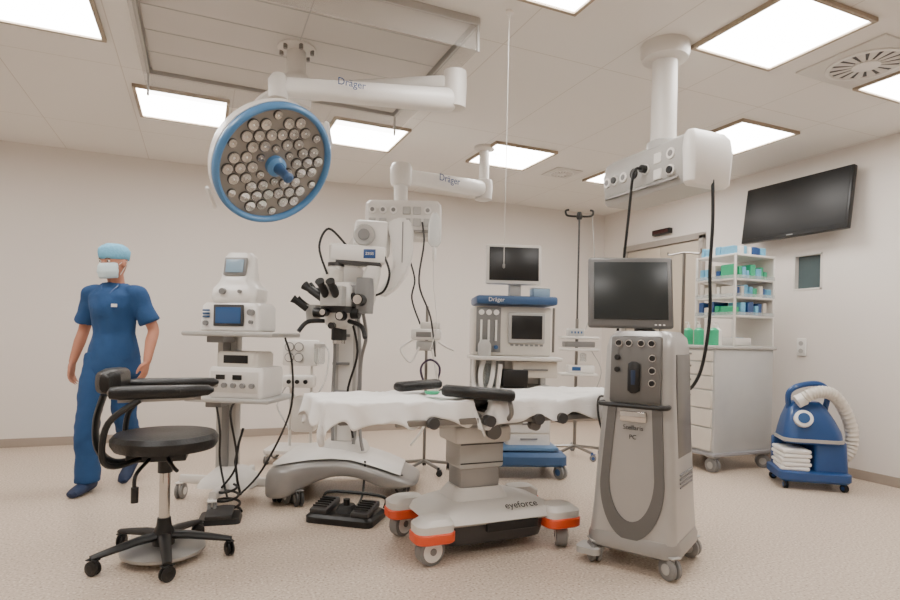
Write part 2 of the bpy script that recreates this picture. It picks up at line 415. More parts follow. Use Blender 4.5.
def vent(x,y,q):
    r=wroot('air_vent',x,y,H)
    box(r,'plate',(0,0,-.006),(q,q,.012),offw,b=.003)
    lathe(r,'ring',[(q*.40,-.001),(q*.40,-.012),(q*.36,-.014),(q*.35,-.002)],white,(0,0,-.008))
    lathe(r,'boss',[(q*.14,-.002),(q*.14,-.014),(q*.10,-.02),(q*.03,-.022)],white,(0,0,-.010))
    bm=bmesh.new()
    for k in range(16):
        a=2*math.pi*k/16; ca,sa=math.cos(a),math.sin(a)
        sweep(bm,[(q*.12*ca,q*.12*sa,-.016),(q*.36*ca,q*.36*sa,-.016)],[(q*.016,.004),(q*.048,.004)],6,ref=(-sa,ca,0))
    mk('vanes',bm,offw,r)
    lathe(r,'throat',[(q*.35,-.0005),(q*.35,-.002)],dgray,(0,0,-.011))
vent(3.62,2.22,.52); vent(3.35,5.0,.3)
pc=root('pull_cord',.27,3.0,0)
cyl(pc,'cord',(0,0,1.50),(0,0,2.8),.0016,offw,seg=6); lathe(pc,'knob',[(.002,1.47),(.006,1.475),(.006,1.49),(.002,1.5)],gray); lathe(pc,'ceiling_rose',[(.02,2.8),(.02,2.785),(.005,2.78)],white)
lf=wroot('laminar_airflow_ceiling',.49,3.5,H)
wx,wyy=.83,.72
box(lf,'filter_field',(0,0,-.01),(2*wx-.05,2*wyy-.05,.02),M('filter_mesh','#cfcac4',.6,var=.04,scale=200),b=0)
t=.02
boxes(lf,'skirt_frame',[((0,wyy,-.02),(2*wx,t,.04)),((0,-wyy,-.02),(2*wx,t,.04)),((wx,0,-.02),(t,2*wyy,.04)),((-wx,0,-.02),(t,2*wyy,.04))]+[((sx*wx,sy*wyy,-.09),(t*.7,t*.7,.18)) for sx in(-1,1) for sy in(-1,1)],lgray,.002)
boxes(lf,'glass_skirt',[((0,wyy,-.1),(2*wx-.02,.005,.14)),((0,-wyy,-.1),(2*wx-.02,.005,.14)),((wx,0,-.1),(.005,2*wyy-.02,.14)),((-wx,0,-.1),(.005,2*wyy-.02,.14))],M('skirt_glass','#c6c2bb',.15,alpha=.22),0)
boxes(lf,'seams',[((0,y,-.021),(2*wx-.05,.006,.003)) for y in (-.42,-.14,.14,.42)]+[((0,0,-.021),(.006,2*wyy-.05,.003))],lgray,0)
# ================================================================ SURGICAL LAMP
L=root('surgical_lamp',-.934,3.405)
lathe(L,'ceiling_flange',[(.11,2.80),(.11,2.77),(.07,2.755)],offw)
cyl(L,'drop_tube',(0,0,2.6),(0,0,2.77),.055,offw)
cyls(L,'flange_bolts',[((.09*math.cos(k),.09*math.sin(k),2.74),(.09*math.cos(k),.09*math.sin(k),2.775),.012) for k in [i*math.pi/3 for i in range(6)]],steel)
lathe(L,'pivot_hub',[(.05,2.42),(.085,2.43),(.09,2.5),(.09,2.58),(.075,2.61),(.05,2.62)],offw)
A1=Vector((.0,0,2.52)); E1=Vector((.93,-.2,2.50))
def arm(p,n,a,b,r0,r1,m):
    a=Vector(a);b=Vector(b); bm=bmesh.new(); d=b-a
    sweep(bm,[a,a+d*.02,a+d*.06,a+d*.5,a+d*.94,a+d*.98,b],[(r0*.6,r0*.6),(r0*.9,r0*.9),(r0,r0),((r0+r1)/2,(r0+r1)/2),(r1,r1),(r1*.9,r1*.9),(r1*.6,r1*.6)],20,ref=(0,0,1),power=.75)
    return mk(n,bm,m,p)
arm(L,'upper_arm',A1,E1,.05,.05,offw)
lathe(L,'elbow_hub',[(.03,-.14),(.062,-.13),(.066,0),(.062,.07),(.03,.08)],offw,E1)
E2=Vector((.08,-.60,2.30))
arm(L,'spring_arm',E1+Vector((0,0,-.09)),E2,.062,.045,white)
text(L,'Dräger',(.42,-.525,2.355),.05,dblue,(90,0,25))
LC=Vector((.13,-.80,1.865))
tube(L,'yoke',[E2+Vector((-.02,0,-.02)),E2+Vector((-.10,.0,-.08)),E2+Vector((-.14,-.02,-.2)),LC+Vector((-.20,.06,.12)),LC+Vector((-.12,.12,.06))],.018,offw)
lathe(L,'wrist_hub',[(.02,-.07),(.045,-.06),(.05,.03),(.03,.06)],offw,E2)
nrm=Vector((.64,-.50,-.58)).normalized()
hd=sub(L,'lamp_head',LC,Vector((0,0,1)).rotation_difference(nrm))
RR=.275
lathe(hd,'shell',[(.06,-.13),(.14,-.125),(.21,-.11),(RR-.012,-.08),(RR+.006,-.045),(RR+.008,-.012)],white,seg=64)
bm=bmesh.new()
n=72
vs=[]
for i in range(n):
    a=2*math.pi*i/n; ring=[]
    for j in range(12):
        t=2*math.pi*j/12; rr=RR-.006+.015*math.cos(t)
        ring.append(bm.verts.new((rr*math.cos(a),rr*math.sin(a),.004+.022*math.sin(t))))
    vs.append(ring)
for i in range(n):
    for j in range(12):
        bm.faces.new((vs[i][j],vs[(i+1)%n][j],vs[(i+1)%n][(j+1)%12],vs[i][(j+1)%12]))
mk('blue_ring',bm,blue,hd)
lathe(hd,'led_bed',[(.268,-.02),(.268,.0)],lensb,seg=64)
bm=bmesh.new(); bm2=bmesh.new(); bm3=bmesh.new()
def pod(x,y,r):
    sweep(bm,[(x,y,0),(x,y,.008),(x,y,.010),(x,y,.007),(x,y,.002)],[r,r,r*.92,r*.74,r*.40],20)
    sweep(bm2,[(x,y,.001),(x,y,.007),(x,y,.010)],[r*.42,r*.36,r*.14],12)
    sweep(bm3,[(x,y,-.001),(x,y,.003)],[r*1.13,r*1.13],20)
for c in range(7):                      # seven hexagonal LED modules: centre ring is left for the handle
    if c==6: break
    ang=math.pi/3*c+.2; cx_,cy_=.162*math.cos(ang),.162*math.sin(ang)
    pod(cx_,cy_,.0235)
    for k in range(6):
        a=ang+math.pi/3*k; pod(cx_+.056*math.cos(a),cy_+.056*math.sin(a),.0235)
for c in range(6):
    ang=math.pi/3*c+.2+math.pi/6; pod(.228*math.cos(ang),.228*math.sin(ang),.018); pod(.078*math.cos(ang),.078*math.sin(ang),.017)
mk('led_reflectors',bm,lens,hd,sharp=.4); mk('led_cores',bm2,lensc,hd); mk('led_bezels',bm3,dgray,hd)
lathe(hd,'handle_base',[(.045,.0),(.045,.025),(.03,.04)],blue)
lathe(hd,'sterile_handle',[(.026,.03),(.022,.06),(.020,.11),(.024,.13),(.014,.14)],mblue)
boxes(hd,'side_grip',[((-.02,RR+.03,-.03),(.13,.015,.025))],white)
boxes(hd,'side_grip_rear',[((.05,-RR-.03,-.03),(.11,.015,.025))],white)
# ================================================================ CEILING SUPPLY UNIT (right)
P=wroot('ceiling_supply_unit',2.46,2.65)
lathe(P,'ceiling_flange',[(.135,2.8),(.135,2.75),(.125,2.72),(.08,2.705)],offw,(-.05,-.07,0))
cyl(P,'drop_tube',(-.05,-.07,2.2),(-.05,-.07,2.72),.07,offw,seg=32)
lathe(P,'collar',[(.09,2.20),(.09,2.24),(.075,2.25)],lgray,(-.05,-.07,0))
ZO=.045
pb=sub(P,'console',(0,0,ZO),(0,0,0))
loft(pb,'console_body',[(1.905,0,0,.25,.68,.03),(1.92,0,0,.28,.70,.04),(2.08,0,0,.31,.72,.05),(2.15,0,0,.28,.70,.05),(2.175,0,0,.22,.64,.05)],lgray)
loft(pb,'end_cap',[(1.895,0,-.335,.26,.06,.03),(1.91,0,-.34,.295,.075,.035),(2.08,0,-.345,.325,.08,.04),(2.155,0,-.34,.30,.07,.035),(2.185,0,-.33,.24,.05,.02)],white)
bw=[];bb=[];bbx=[]
for i,(yy,kind) in enumerate(((-.24,'w'),(-.14,'sq'),(-.05,'w'),(.05,'b'),(.14,'w'),(.22,'w'),(.29,'w'))):
    for zz in ((2.08,1.99) if i in(0,1) else (2.04,)):
        if kind=='sq': bbx.append(((-.150,yy,zz),(.014,.06,.06)))
        else: (bb if kind=='b' else bw).append(((-.14,yy,zz),(-.160,yy,zz),.030))
cyls(pb,'sockets',bw,white,20); boxes(pb,'socket_plates',bbx,white)
cyls(pb,'socket_wells',[(a_+Vector((-.0195,0,0)),a_+Vector((-.0215,0,0)),.017) for a_ in [Vector(b_[0]) for b_ in bw]],gray,16)
cyls(pb,'power_plugs',bb+[((-.15,-.05,2.04),(-.19,-.05,2.04),.022),((-.15,-.24,1.99),(-.17,-.24,1.99),.02),((-.15,.22,2.04),(-.17,.22,2.04),.02)],black)
boxes(pb,'rail',[((-.158,0,1.94),(.012,.6,.02))],steel)
tube(P,'power_cable',[(-.19,-.05,2.085),(-.225,-.03,2.06),(-.225,0,1.84),(-.22,.05,1.5),(-.2,.1,1.2),(-.2,.15,.95)],.008,black)
def Pl(X,D,z): 
    v=W(X,D,z); return (v.x-2.46,v.y-2.65,z)
tube(P,'console_power_cable',[Pl(1.37,3.07,1.97),Pl(1.375,3.07,1.75),Pl(1.37,3.08,1.5),Pl(1.37,3.07,1.25),Pl(1.33,3.05,1.0),Pl(1.27,3.03,.88),Pl(1.19,3.0,.85)],.009,black)
# ================================================================ CEILING SUPPLY UNIT (centre)
Q=root('ceiling_supply_unit',-.41,4.55)
e=Vector((.68,.62,2.44))
lathe(Q,'ceiling_flange',[(.09,2.8),(.09,2.775),(.05,2.76)],offw,(e.x,e.y,0))
cyl(Q,'drop_tube',(e.x,e.y,2.40),(e.x,e.y,2.77),.045,offw)
lathe(Q,'pivot_hub',[(.05,-.12),(.075,-.11),(.08,.0),(.075,.06),(.05,.07)],offw,e)
arm(Q,'swing_arm',e+Vector((0,0,-.02)),(0,0,2.36),.07,.055,white)
lathe(Q,'elbow_hub',[(.04,2.27),(.075,2.28),(.085,2.32),(.085,2.42),(.07,2.45),(.03,2.46)],offw)
cyl(Q,'vertical_tube',(0,0,2.1),(0,0,2.3),.055,offw)
text(Q,'Dräger',(.38,.22,2.395),.08,dblue,(90,0,42))
loft(Q,'console_body',[(1.86,.03,0,.54,.24,.03),(1.88,.03,0,.58,.26,.04),(2.11,.03,0,.58,.26,.04),(2.14,.03,0,.54,.22,.04)],offw)
cyls(Q,'gas_outlets',[((x,-.13,2.06),(x,-.15,2.06),.028) for x in (-.2,-.12,-.04,.22)],white,18)
cyls(Q,'outlet_wells',[((x,-.15,2.06),(x,-.152,2.06),.016) for x in (-.2,-.12,-.04,.22)],gray,14)
boxes(Q,'socket_plates',[((x,-.133,2.06),(.06,.01,.06)) for x in (.06,.14)]+[((x,-.133,1.97),(.06,.01,.06)) for x in (-.2,-.12,.06,.14,.22)],lgray)
boxes(Q,'front_rail',[((.03,-.15,1.90),(.5,.012,.02))],steel)
tubes(Q,'gas_hoses',[[(.18,-.14,1.97),(.2,-.2,1.8),(.17,-.2,1.5),(.26,-.15,1.25),(.3,-.05,.95)]],.007,dgray)
iv=root('infusion_bag',-.13,4.3)
cyl(iv,'hook',(0,.1,2.02),(0,0,2.02),.005,steel,seg=8)
loft(iv,'bag',[(1.77,0,0,.05,.02,.01),(1.80,0,0,.095,.045,.02),(1.93,0,0,.1,.05,.02),(1.98,0,0,.08,.02,.01),(2.02,0,0,.03,.01,.004)],M('infusion_bag_film','#eceeec',.2,alpha=.7))
loft(iv,'drip_chamber',[(1.66,0,0,.012,.012,.005),(1.68,0,0,.03,.03,.014),(1.75,0,0,.03,.03,.014),(1.77,0,0,.01,.01,.004)],white)
tube(iv,'line',[(0,0,1.66),(.0,0,1.5),(.03,.05,1.2),(-.02,.1,1.0)],.004,white)
# ================================================================ STOOL
S=root('surgeon_stool',-1.377,2.84,19)
bm=bmesh.new()
for k in range(5):
    a=R(-8+72*k); c,s_=math.cos(a),math.sin(a)
    sweep(bm,[(.02*c,.02*s_,.115),(.12*c,.12*s_,.11),(.25*c,.25*s_,.09),(.315*c,.315*s_,.08)],[(.032,.022),(.027,.02),(.022,.016),(.02,.012)],10,ref=(-s_,c,0))
    caster(S,'caster_%d'%(k+1),.305*c,.305*s_,.034,math.degrees(a)+30,black,black,.085)
mk('star_base',bm,black,S)
lathe(S,'foot_disc',[(.185,.035),(.19,.04),(.19,.052),(.18,.056),(.12,.062),(.05,.07)],M('foot_disc_metal','#a9a7a3',.35,metal=.6),seg=56)
lathe(S,'hub',[(.05,.05),(.05,.13),(.035,.16),(.03,.2)],black)
cyl(S,'column',(0,0,.14),(0,0,.43),.025,chrome); cyl(S,'gas_lift',(0,0,.42),(0,0,.53),.034,black)
lathe(S,'seat',[(.17,.53),(.225,.54),(.24,.565),(.242,.59),(.225,.612),(.17,.62),(.02,.615)],leath,seg=56)
box(S,'seat_mechanism',(-.03,0,.51),(.26,.16,.05),black)
tubes(S,'levers',[[(.02,-.08,.5),(.06,-.22,.49),(.08,-.26,.48)],[(-.06,-.08,.5),(-.1,-.18,.45),(-.1,-.19,.37)]],.009,black)
cyl(S,'lever_grip',(-.1,-.19,.33),(-.1,-.19,.40),.016,black)
bm=bmesh.new(); sweep(bm,cr([(-.08,0,.5),(-.22,0,.48),(-.29,0,.55),(-.30,0,.68),(-.27,0,.8)],5),[(.045,.014)]*21,10,ref=(0,1,0)); mk('back_spine',bm,black,S)
bm=bmesh.new(); sweep(bm,[(-.21,-.15,.87),(-.222,-.145,.87),(-.23,-.12,.87),(-.235,0,.87),(-.23,.12,.87),(-.222,.145,.87),(-.21,.15,.87)],[(.02,.03),(.040,.045),(.052,.055),(.055,.058),(.052,.055),(.040,.045),(.02,.03)],16,ref=(1,0,0),power=.6); mk('backrest_pad',bm,leath,S)
for s_,nm in ((-1,'arm_near'),(1,'arm_far')):
    tube(S,nm+'_bracket',[(-.1,s_*.07,.505),(-.18,s_*.2,.5),(-.22,s_*.25,.55),(-.2,s_*.25,.7),(-.08,s_*.24,.8)],.014,black)
    bm=bmesh.new(); y=s_*.22
    sweep(bm,[(-.21,y,.83),(-.2,y,.83),(-.16,y,.83),(.1,y,.835),(.20,y,.84),(.225,y,.84)],[(.01,.02),(.026,.038),(.032,.045),(.030,.045),(.024,.038),(.008,.02)],14,ref=(0,0,1),power=.7); mk(nm+'_pad',bm,leath,S)
    cyl(S,nm+'_plate',(-.17,y,.797),(.17,y,.807),.012,silver)
# ================================================================ EQUIPMENT TROLLEY
T=root('equipment_trolley',-1.36,3.75)
cs=[(-.40,.10),(-.03,-.30),(.33,.04),(-.04,.42)]
bm=bmesh.new()
sweep(bm,[(cs[0][0],cs[0][1],.13),(cs[2][0],cs[2][1],.13)],[(.03,.022)]*2,10,ref=(0,0,1),power=.6)
sweep(bm,[(cs[1][0],cs[1][1],.13),(cs[3][0],cs[3][1],.13)],[(.022,.03)]*2,10,ref=(1,0,0),power=.6)
mk('base_legs',bm,offw,T)
for i,(x,y) in enumerate(cs): caster(T,'caster_%d'%(i+1),x,y,.05,20*i,wm=gray,fm=white,top=.12)
loft(T,'base_cover',[(.12,-.05,.04,.36,.3,.06),(.16,-.05,.04,.32,.26,.06),(.22,-.06,.08,.18,.16,.05)],offw)
box(T,'column',(-.11,.14,.62),(.13,.1,.96),lgray)
box(T,'column_channel',(-.11,.085,.62),(.05,.012,.9),gray)
box(T,'top_shelf',(0.02,.02,1.095),(.60,.44,.03),lgray,(0,0,-8),b=.012)
box(T,'lower_shelf',(.02,.02,.685),(.56,.42,.028),lgray,(0,0,-8),b=.012)
boxes(T,'shelf_brackets',[((-.11,.03,1.06),(.1,.3,.04)),((-.11,.03,.655),(.1,.3,.04))],gray)
tubes(T,'cables',[[(.02,-.1,.67),(.03,-.2,.6),(.06,-.16,.3),(-.02,-.2,.15)],[(.31,-.05,1.08),(.36,-.05,.9),(.35,-.05,.6),(.2,-.1,.25),(.08,-.2,.1)],[(-.1,-.1,.66),(-.04,-.18,.5),(-.06,-.12,.3),(.02,-.2,.1)]],.007,black)
d1=root('patient_monitor',-1.36,3.74,-8,1.112)
loft(d1,'housing',[(0.001,0,0,.38,.24,.02),(.01,0,0,.40,.26,.03),(.16,0,.01,.39,.25,.03),(.18,0,.01,.36,.22,.03)],white)
box(d1,'screen_bezel',(.0,-.13,.1),(.2,.012,.135),dgray); box(d1,'screen',(.0,-.138,.1),(.165,.006,.1),bluescr,b=.001)
cyls(d1,'knobs',[((.15,-.12,.12),(.15,-.155,.12),.02),((.15,-.12,.06),(.15,-.15,.06),.012),((-.15,-.12,.05),(-.15,-.145,.05),.016)],gray)
boxes(d1,'side_buttons',[((-.15,-.131,.13-.02*i),(.05,.006,.012)) for i in range(3)],mblue)
d2=root('ultrasound_biometer',-1.36,3.75,-5,1.293)
loft(d2,'housing',[(0,0,0,.27,.22,.04),(.03,0,0,.30,.24,.05),(.09,.0,.01,.30,.22,.05),(.13,-.01,.02,.24,.18,.05),(.16,-.01,.02,.22,.13,.04),(.30,-.02,.05,.2,.1,.04),(.33,-.02,.05,.15,.08,.03)],white)
box(d2,'screen_bezel',(-.02,-.03,.235),(.15,.02,.12),gray,(-12,0,0)); box(d2,'screen',(-.02,-.043,.238),(.115,.006,.085),lcd,(-12,0,0),b=.001)
cyls(d2,'dial',[((-.06,-.1,.07),(-.06,-.13,.07),.02),((.05,-.1,.07),(.05,-.125,.07),.012)],gray)
d3=root('electrosurgical_generator',-1.30,3.74,-8,.70)
loft(d3,'housing',[(0.001,0,0,.34,.3,.02),(.02,0,0,.36,.32,.03),(.17,0,0,.36,.32,.03),(.19,0,0,.34,.3,.03)],white)
loft(d3,'upper_unit',[(.19,-.01,0,.27,.26,.03),(.27,-.01,0,.27,.26,.03),(.285,-.01,0,.25,.24,.03)],cream)
box(d3,'front_panel',(0,-.162,.1),(.31,.006,.13),offw,b=.002)
cyls(d3,'knobs',[((x,-.16,.08),(x,-.185,.08),.016) for x in (-.12,-.06,0,.06,.12)],gray,16)
boxes(d3,'displays',[((-.09,-.167,.13),(.06,.006,.03)),((.02,-.167,.13),(.06,.006,.03)),((-.01,-.132,.24),(.16,.006,.05))],black,.001)
fp=root('foot_switch',-1.33,3.42,15)
loft(fp,'base_plate',[(0,0,0,.24,.2,.03),(.03,0,0,.22,.18,.03)],black)
box(fp,'pedal',(0,-.02,.05),(.15,.14,.03),dgray,(10,0,0))
tubes(fp,'coiled_cable',[[(.08*math.cos(t)*(1-.02*t)+.03,.09*math.sin(t)*(1-.02*t)+.12,.01+.008*t) for t in [i*.6 for i in range(34)]],[(.1,.15,.1),(.06,.2,.3),(.1,.25,.5)]],.008,black,k=2)
# ================================================================ MICROSCOPE
Z=root('surgical_microscope',-.75,4.15)
bm=bmesh.new()
def xsec(x,y0,y1,z0,z1,r=.025):
    return [(x,y0+r,z0),(x,y1-r,z0),(x,y1,z0+r),(x,y1,z1-r*1.6),(x,y1-r*1.6,z1),(x,y0+r*1.6,z1),(x,y0,z1-r*1.6),(x,y0,z0+r)]
secs=[(-.42,-.42,.12,.06,.20),(-.405,-.47,.18,.045,.24),(-.34,-.50,.24,.04,.27),(-.26,-.50,.28,.05,.285),(-.18,-.44,.30,.10,.29),(-.05,-.34,.32,.15,.285),(.08,-.28,.34,.15,.27),(.18,-.25,.36,.12,.24),(.30,-.24,.40,.06,.20),(.42,-.20,.40,.04,.15),(.52,-.12,.36,.045,.11),(.55,-.05,.30,.06,.09)]
rings=[[bm.verts.new(c) for c in xsec(*s)] for s in secs]
for A,B in zip(rings,rings[1:]):
    for k in range(8): bm.faces.new((A[k],A[(k+1)%8],B[(k+1)%8],B[k]))
bm.faces.new(rings[0]);bm.faces.new(rings[-1][::-1])
ob=mk('floor_base',bm,silver,Z,sharp=1.2)
sb=ob.modifiers.new('s','SUBSURF'); sb.levels=2; sb.render_levels=2
bm=bmesh.new()
rings=[[bm.verts.new((x,y0+.03,z-.004)),bm.verts.new((x,y1-.05,z-.004)),bm.verts.new((x,y1-.07,z+.012)),bm.verts.new((x,y0+.05,z+.012))] for x,y0,y1,z in ((-.37,-.46,.2,.262),(-.26,-.47,.25,.285),(-.15,-.40,.28,.29),(-.02,-.32,.3,.285),(.1,-.26,.32,.265),(.2,-.24,.34,.236),(.31,-.22,.36,.198),(.43,-.18,.35,.15))]
for A,B in zip(rings,rings[1:]):
    for k in range(4): bm.faces.new((A[k],A[(k+1)%4],B[(k+1)%4],B[k]))
bm.faces.new(rings[0]);bm.faces.new(rings[-1][::-1]); mk('base_top_cover',bm,white,Z,sharp=.9)
loft(Z,'base_deck',[(.27,.0,.1,.34,.30,.07),(.32,.0,.1,.30,.26,.07),(.345,.0,.1,.24,.22,.07)],offw)
for i,(x,y) in enumerate(((-.36,-.33),(-.20,-.42),(.44,-.1),(.42,.3),(-.3,.2))): caster(Z,'caster_%d'%(i+1),x,y,.05,30*i,wm=dgray,fm=gray,top=.14)
box(Z,'column',(0,.08,.84),(.17,.16,1.04),lgray,b=.02)
box(Z,'column_face',(0.01,-.004,.84),(.10,.012,.98),offw,b=.003)
boxes(Z,'cable_clips',[((-.02,-.02,.5+.2*i),(.12,.03,.02)) for i in range(4)],gray,.003)
loft(Z,'column_head',[(1.34,0,.06,.19,.18,.04),(1.38,0,.06,.23,.22,.06),(1.52,.02,.05,.24,.22,.06),(1.58,.03,.05,.16,.16,.05)],offw)
prism(Z,'rising_arm',[(-.05,1.50),(-.07,1.62),(.04,1.80),(.14,1.90),(.24,1.90),(.26,1.80),(.18,1.72),(.08,1.56),(.05,1.48)],-.03,.12,offw,b=.015)
box(Z,'arm_body',(.19,-.06,1.78),(.24,.20,.24),white,(0,3,0),b=.03)
cyl(Z,'arm_joint_front',(.15,-.17,1.79),(.15,-.20,1.79),.075,lgray,bev=.01); cyl(Z,'arm_joint_cap',(.15,-.20,1.79),(.15,-.212,1.79),.040,gray,bev=.004)
prism(Z,'hanging_cover',[(.30,1.88),(.36,1.92),(.44,1.92),(.475,1.87),(.475,1.68),(.44,1.54),(.36,1.43),(.27,1.37),(.235,1.40),(.30,1.48),(.345,1.58),(.34,1.70)],-.16,.0,white,b=.015)
boxes(Z,'cover_seam',[((.41,-.163,1.75),(.006,.006,.28))],gray,.001)
cyl(Z,'arm_link',(.26,-.08,1.84),(.4,-.08,1.84),.045,dgray)
box(Z,'carrier_arm',(.13,-.27,1.645),(.36,.12,.11),white,(0,3,0),b=.02)
box(Z,'carrier_underplate',(.13,-.27,1.585),(.30,.10,.03),dgray,(0,3,0),b=.006)
box(Z,'logo_plate',(.21,-.333,1.642),(.08,.006,.06),dblue,b=.002); text(Z,'ZEISS',(.21,-.338,1.642),.024,white)
cyl(Z,'carrier_joint',(-.02,-.27,1.46),(-.02,-.27,1.71),.05,offw,bev=.01); cyl(Z,'carrier_joint_ring',(-.02,-.27,1.56),(-.02,-.27,1.585),.055,dgray)
loft(Z,'carrier_drop',[(1.30,.19,-.27,.08,.09,.02),(1.34,.19,-.27,.11,.11,.03),(1.52,.22,-.27,.11,.11,.03),(1.60,.24,-.27,.07,.08,.02)],offw)
box(Z,'carrier_crossbar',(.10,-.29,1.42),(.20,.07,.07),lgray,b=.012)
G=sub(Z,'optical_head',(.03,-.36,1.35),(0,0,-12),1.04)
loft(G,'microscope_body',[(-.20,0,0,.10,.10,.04),(-.17,0,0,.16,.15,.04),(-.02,0,0,.19,.18,.04),(.06,0,.02,.18,.18,.04),(.09,0,.02,.13,.13,.04)],offw)
loft(G,'body_band',[(-.10,0,0,.195,.19,.04),(-.06,0,0,.205,.2,.04)],dgray)
cyl(G,'objective',(0,-.01,-.27),(0,-.01,-.19),.048,black,bev=.005); cyl(G,'objective_ring',(0,-.01,-.29),(0,-.01,-.27),.04,chrome)
loft(G,'beam_splitter',[(-.06,0,-.11,.14,.1,.02),(.06,0,-.11,.14,.1,.02)],lgray)
bm=bmesh.new()
for s_ in(-1,1):
    sweep(bm,[(s_*.033,-.14,.0),(s_*.033,-.2,.05),(s_*.033,-.21,.055),(s_*.033,-.24,.08)],[.025,.025,.02,.028],16)
    sweep(bm,[(-.08,s_*.033-.03,-.02),(-.17,s_*.033-.03,.04),(-.18,s_*.033-.03,.045),(-.215,s_*.033-.03,.07)],[.025,.025,.02,.03],16)
mk('binocular_tubes',bm,black,G)
cyls(G,'focus_knobs',[((.09,-.03,0),(.15,-.03,0),.028),((.09,-.03,-.1),(.14,-.03,-.1),.035),((-.09,-.05,-.1),(-.15,-.05,-.1),.03),((-.05,-.10,-.1),(-.05,-.15,-.1),.025),((.06,-.10,-.12),(.06,-.15,-.12),.03),((.0,-.1,-.18),(.0,-.14,-.18),.02)],black,20)
cyls(G,'knob_caps',[((.15,-.03,0),(.155,-.03,0),.02),((-.05,-.15,-.1),(-.05,-.155,-.1),.018),((.06,-.15,-.12),(.06,-.155,-.12),.022)],chrome,20)
loft(G,'camera_module',[(-.10,.16,.0,.09,.1,.02),(.02,.16,0,.10,.12,.03),(.12,.16,0,.09,.1,.03)],gray)
cyl(G,'camera_lens_tube',(.16,-.05,-.02),(.16,-.12,-.02),.035,black); box(G,'camera_link',(.11,.0,.05),(.08,.06,.05),gray)
cyl(G,'camera_lens_ring',(.16,-.12,-.02),(.16,-.126,-.02),.028,chrome)
loft(G,'lamp_housing',[(.07,-.09,.05,.12,.12,.04),(.10,-.09,.05,.14,.14,.05),(.17,-.08,.05,.13,.12,.05),(.19,-.08,.05,.08,.08,.03)],cream)
tubes(G,'hand_grips',[[(-.08,-.05,-.15),(-.17,-.1,-.16),(-.21,-.14,-.22)],[(.08,-.05,-.15),(.18,-.1,-.18),(.22,-.14,-.25)]],.014,black)
cyl(G,'assistant_arm',(0,0,-.05),(-.18,.02,-.10),.025,offw); loft(G,'assistant_body',[(-.16,-.19,.02,.08,.08,.03),(-.05,-.19,.02,.09,.09,.03)],lgray)
bm=bmesh.new()
for s_ in(-1,1): sweep(bm,[(-.20,-.02+s_*.03,-.08),(-.26,-.05+s_*.03,-.03),(-.28,-.06+s_*.03,-.015)],[.02,.02,.027],14)
mk('assistant_eyepieces',bm,black,G)
tubes(Z,'cable_loops',[[(.05,-.3,1.7),(-.06,-.34,1.80),(-.12,-.34,1.68),(-.06,-.36,1.5)],[(.30,-.3,1.64),(.34,-.3,1.52),(.30,-.28,1.40),(.2,-.3,1.36)],[(.08,-.36,1.28),(.14,-.3,1.0),(.06,-.2,.7),(.1,-.16,.4)]],.008,black)
tubes(Z,'grey_cables',[[(-.08,-.04,1.3),(-.06,-.05,1.0),(-.07,-.05,.6),(-.06,-.06,.36)],[(.09,-.02,1.3),(.12,-.05,.9),(.10,-.05,.5),(.09,-.08,.34)],[(.16,-.3,1.3),(.18,-.2,1.1),(.13,-.08,.9),(.13,-.06,.45),(.16,-.1,.3)]],.012,gray)
F=root('microscope_foot_pedal',-.60,3.50,-14)
loft(F,'plate',[(0,0,0,.42,.28,.04),(.035,0,0,.42,.28,.04),(.05,0,0,.39,.25,.04)],black)
box(F,'left_pedal',(-.13,-.02,.075),(.11,.2,.035),dgray,(8,0,0)); box(F,'right_pedal',(.13,-.02,.075),(.11,.2,.035),dgray,(8,0,0))
boxes(F,'pedal_ribs',[((sx*.13,-.09+.03*i,.092+.004*i),(.09,.006,.01)) for sx in(-1,1) for i in range(5)],black,.001)
loft(F,'joystick_hub',[(.05,0,.0,.11,.14,.03),(.085,0,0,.08,.1,.03)],rubber); cyl(F,'joystick',(0,0,.07),(0,0,.12),.02,black)
tube(F,'carry_bar',[(-.2,.11,.05),(-.19,.135,.11),(0,.14,.12),(.19,.135,.11),(.2,.11,.05)],.01,black)
tube(F,'cable',[(0,.13,.03),(-.02,.25,.03),(-.05,.38,.07),(-.07,.45,.25)],.008,black)
# ================================================================ OPERATING TABLE
O=root('operating_table',.20,3.18,23.27)
for i,(x,y,a) in enumerate(((-.39,-.21,10),(.37,-.21,60),(-.39,.23,30),(.37,.23,0))):
    g=sub(O,'castor_%d'%(i+1),(x,y,0),(0,0,a))
    r=.070 if i!=1 else .06
    bm=bmesh.new(); sweep(bm,[(0,-.03,r),(0,-.026,r),(0,.026,r),(0,.03,r)],[r-.008,r,r,r-.008],28); mk('tyre',bm,gray,g)
    cyl(g,'rim',(0,-.034,r),(0,.034,r),r*.74,white,seg=28); cyl(g,'hub',(0,-.038,r),(0,.038,r),r*.25,gray,seg=16)
loft(O,'base_skirt',[(.045,-.01,0,.54,.30,.08),(.06,-.01,0,.60,.36,.09),(.14,-.01,0,.62,.42,.1),(.17,-.01,0,.64,.42,.1)],dgray)
loft(O,'base_shell',[(.165,-.01,0,.70,.44,.10),(.18,-.01,0,.74,.48,.1),(.215,-.01,0,.70,.44,.1),(.25,-.02,0,.50,.34,.1),(.262,-.02,0,.42,.3,.08)],offw)
for i,(x,y) in enumerate(((-.375,-.20),(.36,-.20),(-.375,.22),(.36,.22))):
    loft(O,'wheel_arch_%d'%(i+1),[(.15,x,y,.20,.15,.05),(.20,x,y,.20,.155,.05),(.225,x*.97,y*.97,.15,.12,.05)],offw)
    loft(O,'orange_band_%d'%(i+1),[(.112,x,y,.195,.15,.05),(.118,x,y,.21,.165,.055),(.158,x,y,.212,.167,.055),(.164,x,y,.20,.155,.05)],orange)
